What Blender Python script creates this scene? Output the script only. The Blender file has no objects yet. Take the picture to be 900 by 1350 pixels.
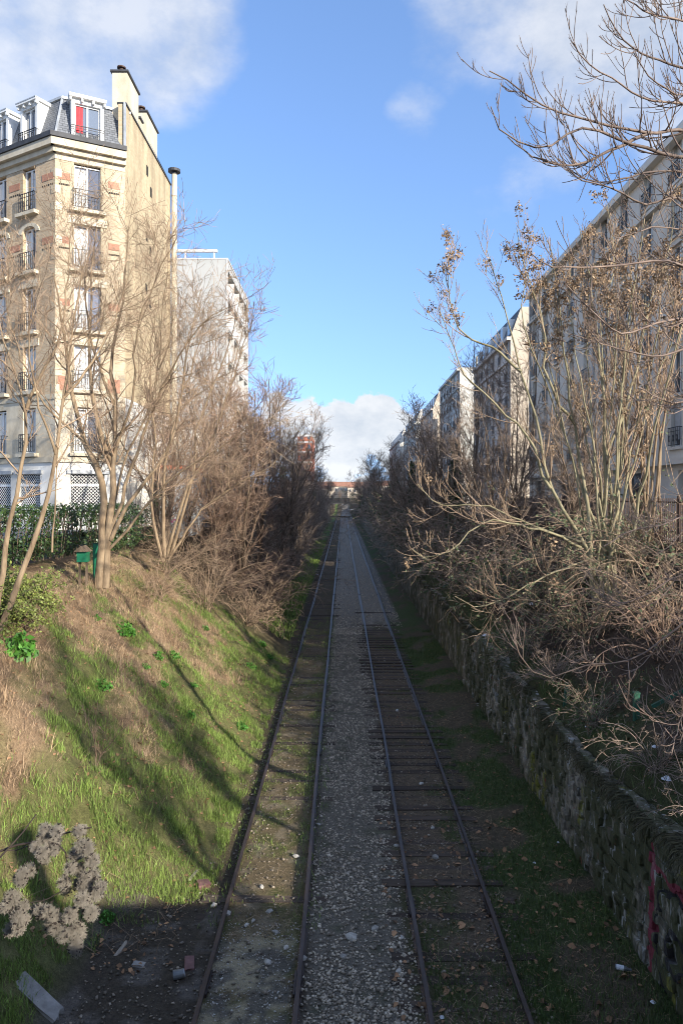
import bpy, math, random
import numpy as np
from mathutils import Vector

# ------------------------------------------------------------------ camera, sky, sun, exposure
sc = bpy.context.scene
col = sc.collection
FPX, VX, VY, CAMZ = 950.0, 452.0, 655.0, 8.0
cam_d = bpy.data.cameras.new('camera')
cam_d.sensor_fit = 'AUTO'; cam_d.sensor_width = 36.0
cam_d.lens = 36.0 * FPX / 1350.0
cam_d.shift_y = -20.0 / 1350.0
cam_d.shift_x = -2.0 / 1350.0
cam_d.clip_start = 0.05; cam_d.clip_end = 20000
cam = bpy.data.objects.new('camera', cam_d); col.objects.link(cam)
cam.location = (0, 0, CAMZ); cam.rotation_euler = (math.radians(90), 0, 0)
sc.camera = cam

SUN_AZ, SUN_EL = math.radians(133), math.radians(20.5)      # azimuth from +Y towards +X
sdir = Vector((math.sin(SUN_AZ) * math.cos(SUN_EL), math.cos(SUN_AZ) * math.cos(SUN_EL), math.sin(SUN_EL)))

world = bpy.data.worlds.new('World'); sc.world = world; world.use_nodes = True
def build_world():
    nt = world.node_tree; nt.nodes.clear(); N = nt.nodes.new; L = nt.links.new
    out = N('ShaderNodeOutputWorld')
    sky = N('ShaderNodeTexSky'); sky.sky_type = 'NISHITA'; sky.sun_disc = False
    sky.sun_elevation = SUN_EL; sky.sun_rotation = SUN_AZ
    sky.air_density = 1.0; sky.dust_density = 0.5; sky.ozone_density = 3.0; sky.altitude = 50
    bg = N('ShaderNodeBackground'); bg.inputs[1].default_value = 0.15
    hsv = N('ShaderNodeHueSaturation'); hsv.inputs['Saturation'].default_value = 1.06; tint = N('ShaderNodeMix'); tint.data_type = 'RGBA'; tint.blend_type = 'MULTIPLY'; tint.inputs[0].default_value = 1; tint.inputs[7].default_value = (1.0, .925, .935, 1); L(sky.outputs[0], tint.inputs[6]); L(tint.outputs[2], hsv.inputs['Color']); L(hsv.outputs[0], bg.inputs[0])
    tc = N('ShaderNodeTexCoord')
    # dims the horizon glare: look the sky up a little higher all round
    lift = N('ShaderNodeMapping'); lift.vector_type = 'POINT'; lift.inputs['Scale'].default_value = (1, 1, .80); lift.inputs['Location'].default_value = (0, 0, .20)
    L(tc.outputs['Generated'], lift.inputs[0]); L(lift.outputs[0], sky.inputs['Vector'])
    def math_(op, a, b=None, c=None):
        m = N('ShaderNodeMath'); m.operation = op
        for i, v in enumerate((a, b, c)):
            if v is None: continue
            if isinstance(v, (int, float)): m.inputs[i].default_value = v
            else: L(v, m.inputs[i])
        return m.outputs[0]
    def noise(scale, detail, rough, sz):
        mp = N('ShaderNodeMapping'); mp.inputs['Scale'].default_value = (1, 1, sz)
        L(tc.outputs['Generated'], mp.inputs[0])
        n = N('ShaderNodeTexNoise'); n.inputs['Scale'].default_value = scale
        n.inputs['Detail'].default_value = detail; n.inputs['Roughness'].default_value = rough
        L(mp.outputs[0], n.inputs['Vector']); return n.outputs[0]
    n1 = noise(3.2, 8, 0.58, 1.7); n2 = noise(11, 7, 0.6, 1.5); n4 = noise(21, 9, 0.62, 1.3); n3 = noise(2.0, 3, 0.5, 1.0)
    # where the clouds stand: directions on the sky dome with an angular radius each
    def field(blobs):
        total = None
        for (px, py, rad, amp) in blobs:
            v = Vector(((px - VX) / FPX, 1, (VY - py) / FPX)).normalized()
            d = N('ShaderNodeVectorMath'); d.operation = 'DOT_PRODUCT'; L(tc.outputs['Generated'], d.inputs[0]); d.inputs[1].default_value = v
            mr = N('ShaderNodeMapRange'); mr.interpolation_type = 'SMOOTHSTEP'
            mr.inputs['From Min'].default_value = math.cos(math.radians(rad)); mr.inputs['From Max'].default_value = 1.0
            mr.inputs['To Min'].default_value = 0; mr.inputs['To Max'].default_value = amp
            L(d.outputs['Value'], mr.inputs['Value'])
            total = mr.outputs[0] if total is None else math_('MAXIMUM', total, mr.outputs[0])
        return total
    def cover_(total, lo, hi, w1, w2, w0=.62, nn=None):
        dens = math_('ADD', math_('MULTIPLY', total, w0), math_('ADD', math_('MULTIPLY', n1, w1), math_('MULTIPLY', nn or n2, w2)))
        c = N('ShaderNodeMapRange'); c.interpolation_type = 'SMOOTHSTEP'; c.inputs['From Min'].default_value = lo; c.inputs['From Max'].default_value = hi
        L(dens, c.inputs['Value']); return c.outputs[0]
    # a loose scatter of the same soft clouds over the rest of the dome
    sep = N('ShaderNodeSeparateXYZ'); L(tc.outputs['Generated'], sep.inputs[0])
    rest = math_('MULTIPLY', math_('LESS_THAN', sep.outputs[1], 0.25), math_('MULTIPLY', n3, 1.25))
    soft = field([(60, 10, 11, .9), (190, 15, 9, .9), (-90, 40, 12, .9), (650, -20, 9, .85), (800, 30, 10, .95), (930, 90, 9, .8), (590, 60, 5, .7), (548, 145, 3.6, .7), (690, 240, 4.0, .62), (640, 265, 3, .5), (730, 225, 4, .6), (470, 620, 9, .62), (330, 620, 9, .6), (600, 620, 9, .6)])
    soft = cover_(math_('MAXIMUM', soft, rest), .78, 1.2, .75, .38)
    heap = cover_(field([(400, 562, 4.2, 1.1), (445, 572, 4.6, 1.2), (490, 560, 3.9, 1.15), (365, 545, 3.4, 1.0), (525, 585, 4.0, 1.1), (330, 575, 5, 1.0), (590, 600, 4.6, 1.0), (250, 590, 5, 1.0), (660, 590, 5, 1.0), (440, 625, 5, .9)]), .90, .99, .45, .85, .42, n4)
    ramp = N('ShaderNodeMix'); ramp.data_type = 'RGBA'
    ramp.inputs[6].default_value = (0.70, 0.745, 0.80, 1); ramp.inputs[7].default_value = (1.0, 1.0, 0.99, 1)
    sh = N('ShaderNodeMapRange'); sh.inputs['From Min'].default_value = 0.35; sh.inputs['From Max'].default_value = 0.60
    L(n2, sh.inputs['Value']); L(sh.outputs[0], ramp.inputs[0])
    bgc = N('ShaderNodeBackground'); bgc.inputs[1].default_value = 0.37; L(ramp.outputs[2], bgc.inputs[0])
    mix = N('ShaderNodeMixShader')
    L(math_('MAXIMUM', math_('MULTIPLY', soft, .70), math_('MULTIPLY', heap, .92)), mix.inputs[0]); L(bg.outputs[0], mix.inputs[1]); L(bgc.outputs[0], mix.inputs[2])
    L(mix.outputs[0], out.inputs[0])
build_world()

sun_d = bpy.data.lights.new('sun', 'SUN'); sun_d.energy = 3.2; sun_d.angle = math.radians(0.53); sun_d.color = (1.0, 0.93, 0.82)
sun = bpy.data.objects.new('sun', sun_d); col.objects.link(sun)
sun.rotation_euler = (-sdir).to_track_quat('-Z', 'Y').to_euler(); sun.location = (30, -30, 40)
sc.view_settings.view_transform = 'Standard'; sc.view_settings.look = 'None'
sc.view_settings.exposure = 1.42; sc.view_settings.gamma = 1.0
sc.cycles.filter_width = 1.0; sc.cycles.max_bounces = 6; sc.cycles.transparent_max_bounces = 8

# ------------------------------------------------------------------ helpers
rng = np.random.default_rng(7)
def pt(px, py, D): return np.array([(px - VX) / FPX * D, D, CAMZ - (py - VY) / FPX * D])

def nrm(v): return v / (np.linalg.norm(v, axis=-1, keepdims=True) + 1e-9)

_tab = np.random.default_rng(99).random((256, 256))
def vnoise(x, y, s=1.0, o=0):
    x = np.asarray(x, float) / s + 37.3 * o + 1000; y = np.asarray(y, float) / s + 91.7 * o + 1000
    xi = np.floor(x).astype(int); yi = np.floor(y).astype(int); fx = x - xi; fy = y - yi
    fx = fx * fx * (3 - 2 * fx); fy = fy * fy * (3 - 2 * fy)
    g = lambda a, b: _tab[(xi + a) % 256, (yi + b) % 256]
    return (g(0, 0) * (1 - fx) + g(1, 0) * fx) * (1 - fy) + (g(0, 1) * (1 - fx) + g(1, 1) * fx) * fy
def fbm(x, y, s, o=0): return 0.55 * vnoise(x, y, s, o) + 0.3 * vnoise(x, y, s / 2.1, o + 1) + 0.15 * vnoise(x, y, s / 4.3, o + 2)
def sstep(a, b, x): t = np.clip((np.asarray(x, float) - a) / (b - a), 0, 1); return t * t * (3 - 2 * t)

def mesh_np(name, V, F, mat=None, smooth=False):
    """V (n,3), F list of arrays with the same number of corners, or one array"""
    me = bpy.data.meshes.new(name)
    Fs = F if isinstance(F, list) else [F]
    Fs = [f for f in Fs if len(f)]
    V = np.ascontiguousarray(V, dtype=np.float32)
    me.vertices.add(len(V)); me.vertices.foreach_set('co', V.ravel())
    nl = sum(f.size for f in Fs); nf = sum(len(f) for f in Fs)
    me.loops.add(nl); me.polygons.add(nf)
    me.loops.foreach_set('vertex_index', np.concatenate([f.ravel() for f in Fs]).astype(np.int32))
    tot = np.concatenate([np.full(len(f), f.shape[1]) for f in Fs]).astype(np.int32)
    me.polygons.foreach_set('loop_start', np.concatenate([[0], np.cumsum(tot)[:-1]]).astype(np.int32))
    if smooth: me.polygons.foreach_set('use_smooth', np.ones(nf, bool))
    me.update(calc_edges=True)
    if mat: me.materials.append(mat)
    return me

def wloc(o): return Vector(o['_w']) if '_w' in o else Vector((0, 0, 0))
WORLD = {}
def link(name, me, parent=None, loc=(0, 0, 0), rz=0.0, sub=False):
    """loc is a world position, except for sub-parts (sub=True) which ride on their part's own axes"""
    o = bpy.data.objects.new(name, me); col.objects.link(o)
    if parent is not None:
        o.parent = parent
        if sub: o.location = loc
        else:
            o.location = Vector(loc) - WORLD[parent.name]
        o.rotation_euler = (0, 0, rz)
        WORLD[o.name] = Vector(loc)
    else:
        o.location = loc; o.rotation_euler = (0, 0, rz); WORLD[o.name] = Vector(loc)
    return o
def tag(o, label, cat, group=None, kind=None):
    if label: o['label'] = label
    if cat: o['category'] = cat
    if group: o['group'] = group
    if kind: o['kind'] = kind
    return o
def thing(name, label, cat, loc=(0, 0, 0), group=None, rz=0.0):
    return tag(link(name, None, None, loc, rz), label, cat, group)
def struct(name, me): o = link(name, me); o['kind'] = 'structure'; return o
def copy_tree(o, loc=None, rz=None, sc_=None, parent=None, label=None):
    c = o.copy(); col.objects.link(c); c.parent = parent
    if loc is not None: c.location = loc; WORLD[c.name] = Vector(loc)
    if rz is not None: c.rotation_euler = (0, 0, rz)
    if sc_ is not None: c.scale = sc_ if hasattr(sc_, '__len__') else (sc_,) * 3
    if label: c['label'] = label
    for ch in list(o.children): copy_tree(ch, parent=c)
    return c

class MB:
    def __init__(s): s.v = []; s.f = []
    def quad(s, a, b, c, d):
        n = len(s.v); s.v += [tuple(a), tuple(b), tuple(c), tuple(d)]; s.f.append((n, n + 1, n + 2, n + 3)); return s
    def poly(s, pts):
        n = len(s.v); s.v += [tuple(p) for p in pts]; s.f.append(tuple(range(n, n + len(pts)))); return s
    def box(s, x0, x1, y0, y1, z0, z1):
        n = len(s.v)
        s.v += [(x0, y0, z0), (x1, y0, z0), (x1, y1, z0), (x0, y1, z0), (x0, y0, z1), (x1, y0, z1), (x1, y1, z1), (x0, y1, z1)]
        s.f += [tuple(n + i for i in q) for q in ((3, 2, 1, 0), (4, 5, 6, 7), (0, 1, 5, 4), (1, 2, 6, 5), (2, 3, 7, 6), (3, 0, 4, 7))]
        return s
    def bar(s, p, q, w, h=None):
        """box section between two points"""
        h = h or w; p = np.array(p, float); q = np.array(q, float); t = nrm(q - p)
        r = np.array([0, 0, 1.0]) if abs(t[2]) < .95 else np.array([0, 1.0, 0])
        a = nrm(np.cross(t, r)) * w / 2; b = nrm(np.cross(a, t)) * h / 2
        n = len(s.v)
        for c in (p, q): s.v += [tuple(c - a - b), tuple(c + a - b), tuple(c + a + b), tuple(c - a + b)]
        s.f += [tuple(n + i for i in k) for k in ((3, 2, 1, 0), (4, 5, 6, 7), (0, 1, 5, 4), (1, 2, 6, 5), (2, 3, 7, 6), (3, 0, 4, 7))]
        return s
    def cyl(s, p, q, r0, r1=None, n=10):
        r1 = r0 if r1 is None else r1; p = np.array(p, float); q = np.array(q, float); t = nrm(q - p)
        r = np.array([0, 0, 1.0]) if abs(t[2]) < .95 else np.array([0, 1.0, 0])
        a = nrm(np.cross(t, r)); b = nrm(np.cross(a, t)); k = len(s.v)
        for c, rr in ((p, r0), (q, r1)):
            for i in range(n):
                w = 2 * math.pi * i / n; s.v.append(tuple(c + rr * (math.cos(w) * a + math.sin(w) * b)))
        for i in range(n): j = (i + 1) % n; s.f.append((k + i, k + j, k + n + j, k + n + i))
        s.f.append(tuple(k + i for i in range(n))[::-1]); s.f.append(tuple(k + n + i for i in range(n)))
        return s
    def mesh(s, name, mat):
        me = bpy.data.meshes.new(name); me.from_pydata(s.v, [], s.f); me.materials.append(mat); me.update(); return me
    def build(s, name, mat, parent=None, loc=(0, 0, 0), rz=0.0, sub=False): return link(name, s.mesh(name, mat), parent, loc, rz, sub)

# ------------------------------------------------------------------ materials
def mat(name, c1, c2=None, scale=4.0, rough=0.85, bump=0.0, bscale=None, metallic=0.0, island=0.0, objrand=0.0, stretch=(1, 1, 1), spec=0.35, contrast=(0.35, 0.65), coord='pos', c3=None):
    m = bpy.data.materials.new(name); m.use_nodes = True; nt = m.node_tree; N = nt.nodes.new; L = nt.links.new
    b = nt.nodes['Principled BSDF']; b.inputs['Roughness'].default_value = rough; b.inputs['Metallic'].default_value = metallic
    b.inputs['Specular IOR Level'].default_value = spec
    geo = N('ShaderNodeNewGeometry'); mp = N('ShaderNodeMapping'); mp.inputs['Scale'].default_value = stretch
    if coord == 'pos': L(geo.outputs['Position'], mp.inputs[0])
    else: L(N('ShaderNodeTexCoord').outputs['Object'], mp.inputs[0])
    no = N('ShaderNodeTexNoise'); no.inputs['Scale'].default_value = scale; no.inputs['Detail'].default_value = 6; no.inputs['Roughness'].default_value = .62
    L(mp.outputs[0], no.inputs['Vector'])
    c2 = c2 or tuple(x * .7 for x in c1)
    cr = N('ShaderNodeValToRGB'); e = cr.color_ramp.elements
    e[0].position = contrast[0]; e[0].color = (*c2, 1); e[1].position = contrast[1]; e[1].color = (*c1, 1)
    if c3: k = e.new((contrast[0] + contrast[1]) / 2); k.color = (*c3, 1)
    L(no.outputs[0], cr.inputs[0]); src = cr.outputs[0]
    if island or objrand:
        if island: rnd, amt = geo.outputs['Random Per Island'], island
        else: rnd, amt = N('ShaderNodeObjectInfo').outputs['Random'], objrand
        mr = N('ShaderNodeMapRange'); mr.inputs['To Min'].default_value = 1 - amt; mr.inputs['To Max'].default_value = 1 + amt
        L(rnd, mr.inputs['Value'])
        hs = N('ShaderNodeHueSaturation'); L(src, hs.inputs['Color']); L(mr.outputs[0], hs.inputs['Value']); src = hs.outputs[0]
    L(src, b.inputs['Base Color'])
    if bump:
        n2 = N('ShaderNodeTexNoise'); n2.inputs['Scale'].default_value = bscale or scale * 4; n2.inputs['Detail'].default_value = 5
        L(mp.outputs[0], n2.inputs['Vector'])
        bp = N('ShaderNodeBump'); bp.inputs['Strength'].default_value = bump; bp.inputs['Distance'].default_value = .03
        L(n2.outputs[0], bp.inputs['Height']); L(bp.outputs[0], b.inputs['Normal'])
    m['_src'] = 1
    return m
def brick_mat(name, c1, c2, mortar, bw, bh, msize=.006, rough=.9, bump=.4, off=.5, dirt=.35):
    m = bpy.data.materials.new(name); m.use_nodes = True; nt = m.node_tree; N = nt.nodes.new; L = nt.links.new
    b = nt.nodes['Principled BSDF']; b.inputs['Roughness'].default_value = rough; b.inputs['Specular IOR Level'].default_value = .25
    tc = N('ShaderNodeTexCoord'); sp = N('ShaderNodeSeparateXYZ'); cb = N('ShaderNodeCombineXYZ')
    L(tc.outputs['Object'], sp.inputs[0]); L(sp.outputs[0], cb.inputs[0]); L(sp.outputs[2], cb.inputs[1])
    br = N('ShaderNodeTexBrick'); br.inputs['Scale'].default_value = 1; br.inputs['Brick Width'].default_value = bw; br.inputs['Row Height'].default_value = bh
    br.inputs['Mortar Size'].default_value = msize; br.offset = off; br.inputs['Color1'].default_value = (*c1, 1); br.inputs['Color2'].default_value = (*c2, 1); br.inputs['Mortar'].default_value = (*mortar, 1)
    br.inputs['Bias'].default_value = 0; L(cb.outputs[0], br.inputs[0])
    no = N('ShaderNodeTexNoise'); no.inputs['Scale'].default_value = .55; no.inputs['Detail'].default_value = 8; no.inputs['Roughness'].default_value = .65
    geo = N('ShaderNodeNewGeometry'); mp = N('ShaderNodeMapping'); mp.inputs['Scale'].default_value = (1.6, 1.6, .32); L(geo.outputs[0], mp.inputs[0]); L(mp.outputs[0], no.inputs[0])
    mr = N('ShaderNodeMapRange'); mr.inputs['From Min'].default_value = .3; mr.inputs['From Max'].default_value = .7; mr.inputs['To Min'].default_value = 1 - dirt; mr.inputs['To Max'].default_value = 1.08
    L(no.outputs[0], mr.inputs['Value'])
    hs = N('ShaderNodeHueSaturation'); L(br.outputs[0], hs.inputs['Color']); L(mr.outputs[0], hs.inputs['Value']); L(hs.outputs[0], b.inputs['Base Color'])
    bp = N('ShaderNodeBump'); bp.inputs['Strength'].default_value = bump; bp.inputs['Distance'].default_value = .02; L(br.outputs['Fac'], bp.inputs['Height']); bp.invert = True
    L(bp.outputs[0], b.inputs['Normal']); return m
def glass_mat(name, c=(.03, .035, .045), rough=.06):
    m = bpy.data.materials.new(name); m.use_nodes = True; nt = m.node_tree; b = nt.nodes['Principled BSDF']
    b.inputs['Base Color'].default_value = (*c, 1); b.inputs['Roughness'].default_value = rough; b.inputs['Specular IOR Level'].default_value = 1.0
    b.inputs['IOR'].default_value = 1.9
    no = nt.nodes.new('ShaderNodeTexNoise'); no.inputs['Scale'].default_value = 1.3; geo = nt.nodes.new('ShaderNodeNewGeometry'); nt.links.new(geo.outputs[0], no.inputs[0])
    bp = nt.nodes.new('ShaderNodeBump'); bp.inputs['Strength'].default_value = .08; nt.links.new(no.outputs[0], bp.inputs['Height']); nt.links.new(bp.outputs[0], b.inputs['Normal'])
    return m

M = {}
M['bark_pale'] = mat('bark_pale', (.32, .235, .145), (.16, .11, .065), 6, .9, .5, 30, stretch=(1, 1, .25))
M['bark_dark'] = mat('bark_dark', (.20, .145, .095), (.085, .06, .042), 6, .9, .5, 30, stretch=(1, 1, .25))
M['twig_tan'] = mat('twig_tan', (.36, .26, .17), (.20, .135, .085), 3, .85, island=.6)
M['twig_red'] = mat('twig_red', (.30, .20, .135), (.16, .105, .075), 3, .85, island=.65)
M['twig_grey'] = mat('twig_grey', (.33, .245, .18), (.16, .12, .092), 2, .9, island=.65)
M['bark_olive'] = mat('bark_olive', (.30, .26, .155), (.17, .145, .08), 3, .8, .3, 20, stretch=(1, 1, .3))
M['twig_purple'] = mat('twig_purple', (.25, .18, .135), (.115, .08, .064), 3, .7, island=.3)
M['samara'] = mat('samara', (.36, .25, .15), (.20, .13, .075), 2, .8, island=.45)
M['leaf_ivy'] = mat('leaf_ivy', (.065, .11, .030), (.022, .045, .016), 2, .38, island=.5, spec=.5)
M['leaf_grey'] = mat('leaf_grey', (.17, .20, .10), (.085, .11, .05), 2, .7, island=.4)
M['leaf_weed'] = mat('leaf_weed', (.10, .26, .035), (.05, .15, .02), 3, .55, island=.35)
M['leaf_yew'] = mat('leaf_yew', (.21, .24, .055), (.10, .13, .03), 2, .6, island=.4)
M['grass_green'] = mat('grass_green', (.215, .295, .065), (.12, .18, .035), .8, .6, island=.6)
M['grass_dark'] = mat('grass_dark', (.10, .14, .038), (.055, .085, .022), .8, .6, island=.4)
M['grass_dry'] = mat('grass_dry', (.46, .335, .205), (.28, .185, .105), .8, .85, island=.4)
M['grass_wall'] = mat('grass_wall', (.085, .07, .036), (.03, .035, .013), .6, .9, island=.5)
M['grass_stalk'] = mat('grass_stalk', (.30, .21, .13), (.14, .09, .055), .8, .9, island=.5)
M['dead_leaf'] = mat('dead_leaf', (.36, .20, .10), (.17, .095, .05), 4, .8, island=.5)
M['ballast'] = mat('ballast', (.50, .43, .33), (.22, .18, .13), 9, .9, island=.6)
M['ballast_dull'] = mat('ballast_dull', (.30, .25, .19), (.11, .09, .065), 9, .9, island=.6)
M['pale_stone'] = mat('pale_stone', (.52, .49, .43), (.30, .27, .23), 12, .9, .5, 40, objrand=.25)
M['rust'] = mat('rust', (.085, .058, .045), (.04, .028, .022), 7, .42, .3, 40, metallic=.35, stretch=(1, .15, 1))
M['sleeper'] = mat('sleeper', (.085, .062, .045), (.04, .03, .022), 4, .95, .7, 25, objrand=.3, stretch=(.3, 2, 2))
M['iron'] = mat('iron', (.02, .02, .022), (.012, .012, .014), 5, .5, spec=.4)
M['iron_rust'] = mat('iron_rust', (.10, .055, .038), (.045, .03, .025), 5, .7)
M['white_paint'] = mat('white_paint', (.80, .80, .77), (.68, .68, .65), 3, .5)
M['grey_paint'] = mat('grey_paint', (.45, .46, .46), (.33, .34, .34), 3, .55)
M['glass'] = glass_mat('glass'); M['glass_blue'] = glass_mat('glass_blue', (.10, .13, .17), .04)
M['curtain'] = mat('curtain', (.70, .70, .67), (.50, .50, .48), 9, .8, stretch=(6, 6, .4))
M['curtain_red'] = mat('curtain_red', (.62, .06, .07), (.40, .03, .04), 6, .8, stretch=(6, 6, .4))
M['dark_inside'] = mat('dark_inside', (.025, .024, .022), (.015, .015, .015), 2, .9)
M['slate'] = brick_mat('slate', (.21, .22, .235), (.14, .15, .165), (.075, .08, .086), .24, .13, .012, .55, .6, dirt=.3)
M['zinc'] = mat('zinc', (.55, .57, .58), (.38, .40, .41), 2, .4, metallic=.3)
M['lead'] = mat('lead', (.06, .062, .066), (.035, .036, .04), 3, .6)
M['brick_tan'] = brick_mat('brick_tan', (.56, .46, .32), (.48, .385, .25), (.46, .40, .30), .22, .075, .009, dirt=.3)
M['brick_brown'] = brick_mat('brick_brown', (.60, .46, .30), (.45, .325, .20), (.50, .43, .32), .22, .075, .009, dirt=.3)
M['brick_party'] = brick_mat('brick_party', (.62, .50, .32), (.53, .42, .26), (.56, .46, .31), .30, .12, .012, bump=.55, dirt=.55)
M['brick_red'] = brick_mat('brick_red', (.50, .24, .15), (.41, .19, .12), (.40, .29, .22), .11, .06, .006)
M['stone_cream'] = mat('stone_cream', (.60, .54, .42), (.46, .39, .28), 1.2, .85, .25, 12, stretch=(1, 1, .6))
M['stone_white'] = mat('stone_white', (.80, .76, .66), (.64, .59, .49), 1.0, .85, .2, 12, stretch=(1, 1, .6))
M['white_render'] = mat('white_render', (.80, .77, .70), (.58, .54, .46), .7, .9, .2, 10, stretch=(1, 1, .5))
M['panel_grey'] = mat('panel_grey', (.42, .42, .40), (.37, .37, .35), .5, .85, .1, 14)
M['conc_white'] = mat('conc_white', (.60, .59, .56), (.50, .49, .46), .8, .8)
M['fac_grey'] = mat('fac_grey', (.74, .69, .60), (.58, .53, .45), .35, .9, .2, 10, stretch=(1, 1, .45))
M['fac_cream'] = mat('fac_cream', (.58, .50, .40), (.46, .38, .29), .4, .9, .15, 10, stretch=(1, 1, .5))
M['fac_white'] = mat('fac_white', (.68, .66, .60), (.54, .51, .45), .4, .9, .1, 10, stretch=(1, 1, .5))
M['fac_pink'] = mat('fac_pink', (.70, .60, .51), (.56, .46, .38), .4, .9, .1, 10)
M['fac_red'] = mat('fac_red', (.48, .17, .10), (.38, .12, .07), .5, .9)
M['roof_red'] = mat('roof_red', (.34, .17, .11), (.24, .12, .08), .4, .9)
M['roof_dark'] = mat('roof_dark', (.10, .105, .115), (.06, .063, .07), 1, .7)
M['green_paint'] = mat('green_paint', (.02, .21, .10), (.012, .13, .06), 4, .5)
M['green_old'] = mat('green_old', (.02, .11, .065), (.03, .06, .04), 6, .6)
M['paper'] = mat('paper', (.75, .76, .78), (.60, .62, .65), 8, .7)
M['plate_brown'] = mat('plate_brown', (.19, .095, .085), (.12, .06, .055), 8, .7, .2)
M['can_blue'] = mat('can_blue', (.19, .20, .20), (.11, .12, .125), 8, .45, metallic=.4)
M['wood_old'] = mat('wood_old', (.42, .36, .28), (.22, .18, .14), 6, .9, .5, 30, stretch=(3, .3, 1))
M['concrete'] = mat('concrete', (.32, .30, .27), (.19, .175, .155), 4, .92, .5, 25)
M['fluff'] = mat('fluff', (.36, .32, .26), (.26, .23, .185), 20, .9)
M['seed'] = mat('seed', (.045, .03, .024), (.02, .015, .012), 20, .7)
M['stem_dark'] = mat('stem_dark', (.055, .04, .03), (.028, .02, .016), 20, .8)
M['asphalt'] = mat('asphalt', (.06, .06, .06), (.04, .04, .04), 3, .95, .2, 60)
M['pavement'] = mat('pavement', (.22, .21, .20), (.15, .145, .14), 1.5, .95, .2, 40)
M['hill'] = mat('hill', (.10, .15, .18), (.07, .11, .14), .004, 1.0)  # blue haze of distance is put into the base colour
M['bridge_dark'] = mat('bridge_dark', (.035, .036, .034), (.02, .02, .02), .8, .9)

def attr_mat(name, bump=.6):
    m = bpy.data.materials.new(name); m.use_nodes = True; nt = m.node_tree; N = nt.nodes.new; L = nt.links.new
    b = nt.nodes['Principled BSDF']; b.inputs['Roughness'].default_value = .95; b.inputs['Specular IOR Level'].default_value = .15
    at = N('ShaderNodeAttribute'); at.attribute_name = 'soil'
    geo = N('ShaderNodeNewGeometry')
    def noi(s, d, r=.65):
        n = N('ShaderNodeTexNoise'); n.inputs['Scale'].default_value = s; n.inputs['Detail'].default_value = d; n.inputs['Roughness'].default_value = r
        L(geo.outputs['Position'], n.inputs[0]); return n.outputs[0]
    a, c = noi(9, 8, .75), noi(38, 4, .7)
    def mr(src, lo, hi, f0=.3, f1=.7):
        x = N('ShaderNodeMapRange'); x.inputs['From Min'].default_value = f0; x.inputs['From Max'].default_value = f1; x.inputs['To Min'].default_value = lo; x.inputs['To Max'].default_value = hi; L(src, x.inputs['Value']); return x.outputs[0]
    mu = N('ShaderNodeMath'); mu.operation = 'MULTIPLY'; L(mr(a, .55, 1.35), mu.inputs[0]); L(mr(c, .6, 1.4), mu.inputs[1])
    hs = N('ShaderNodeHueSaturation'); L(at.outputs['Color'], hs.inputs['Color']); L(mu.outputs[0], hs.inputs['Value']); L(hs.outputs[0], b.inputs['Base Color'])
    bp = N('ShaderNodeBump'); bp.inputs['Strength'].default_value = bump; bp.inputs['Distance'].default_value = .05
    L(mu.outputs[0], bp.inputs['Height']); L(bp.outputs[0], b.inputs['Normal']); return m
M['soil'] = attr_mat('soil')
# ------------------------------------------------------------------ terrain: a railway cutting between two streets
WALLX = 5.05
def foot_left(y): return -2.55 - 1.45 * (1 - sstep(12.6, 15.6, y)) - 0.9 * sstep(33, 48, y)
def raw_h(x, y):
    x = np.asarray(x, float); y = np.asarray(y, float)
    d = foot_left(y) - x
    rise = np.where(d < .8, 0.82 * np.maximum(d, 0) ** 2 / 1.6, 0.82 * (d - .4))
    zl = np.where(rise < 4.9, rise, np.minimum(4.9 + (rise - 4.9) * .3, 6.3))
    r = x - 5.35
    zr = np.where(r > 0, np.minimum(2.62 + .62 * np.maximum(r, 0), 6.3), 0) + .22 * sstep(3.4, 5.0, x) * (r <= 0)
    z = np.where(x < 0, zl, zr)
    fill = sstep(380, 430, y)
    return z * (1 - fill) + 6.0 * fill
def soil_h(x, y):
    z = raw_h(x, y)
    onbank = sstep(.1, 1.0, np.minimum(z, 6.3 - z + .3))
    amp = .05 + .26 * onbank
    flat = sstep(11.5, 13, np.abs(x))
    return z + (fbm(x, y, 1.6, 5) - .5) * amp * (1 - flat) * 2 * np.where(np.abs(x - .3) < 2.9, .12, 1) + (vnoise(x, y, .33, 8) - .5) * .11 * onbank

def green_mask(x, y):
    """how green the left bank is at a point: lush low down, straw higher up"""
    d = foot_left(y) - x
    g = .75 * fbm(x, y * .8 + x * .35, 1.9, 20) + .30 * fbm(x, y, .55, 24) - .02 + .44 * (1 - np.clip(d / 5.5, 0, 1.3)) - .06 - .06 * sstep(19, 26, y) * (d > .5) + .10 * sstep(26, 31, y)
    return sstep(.455, .62, g)

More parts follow.
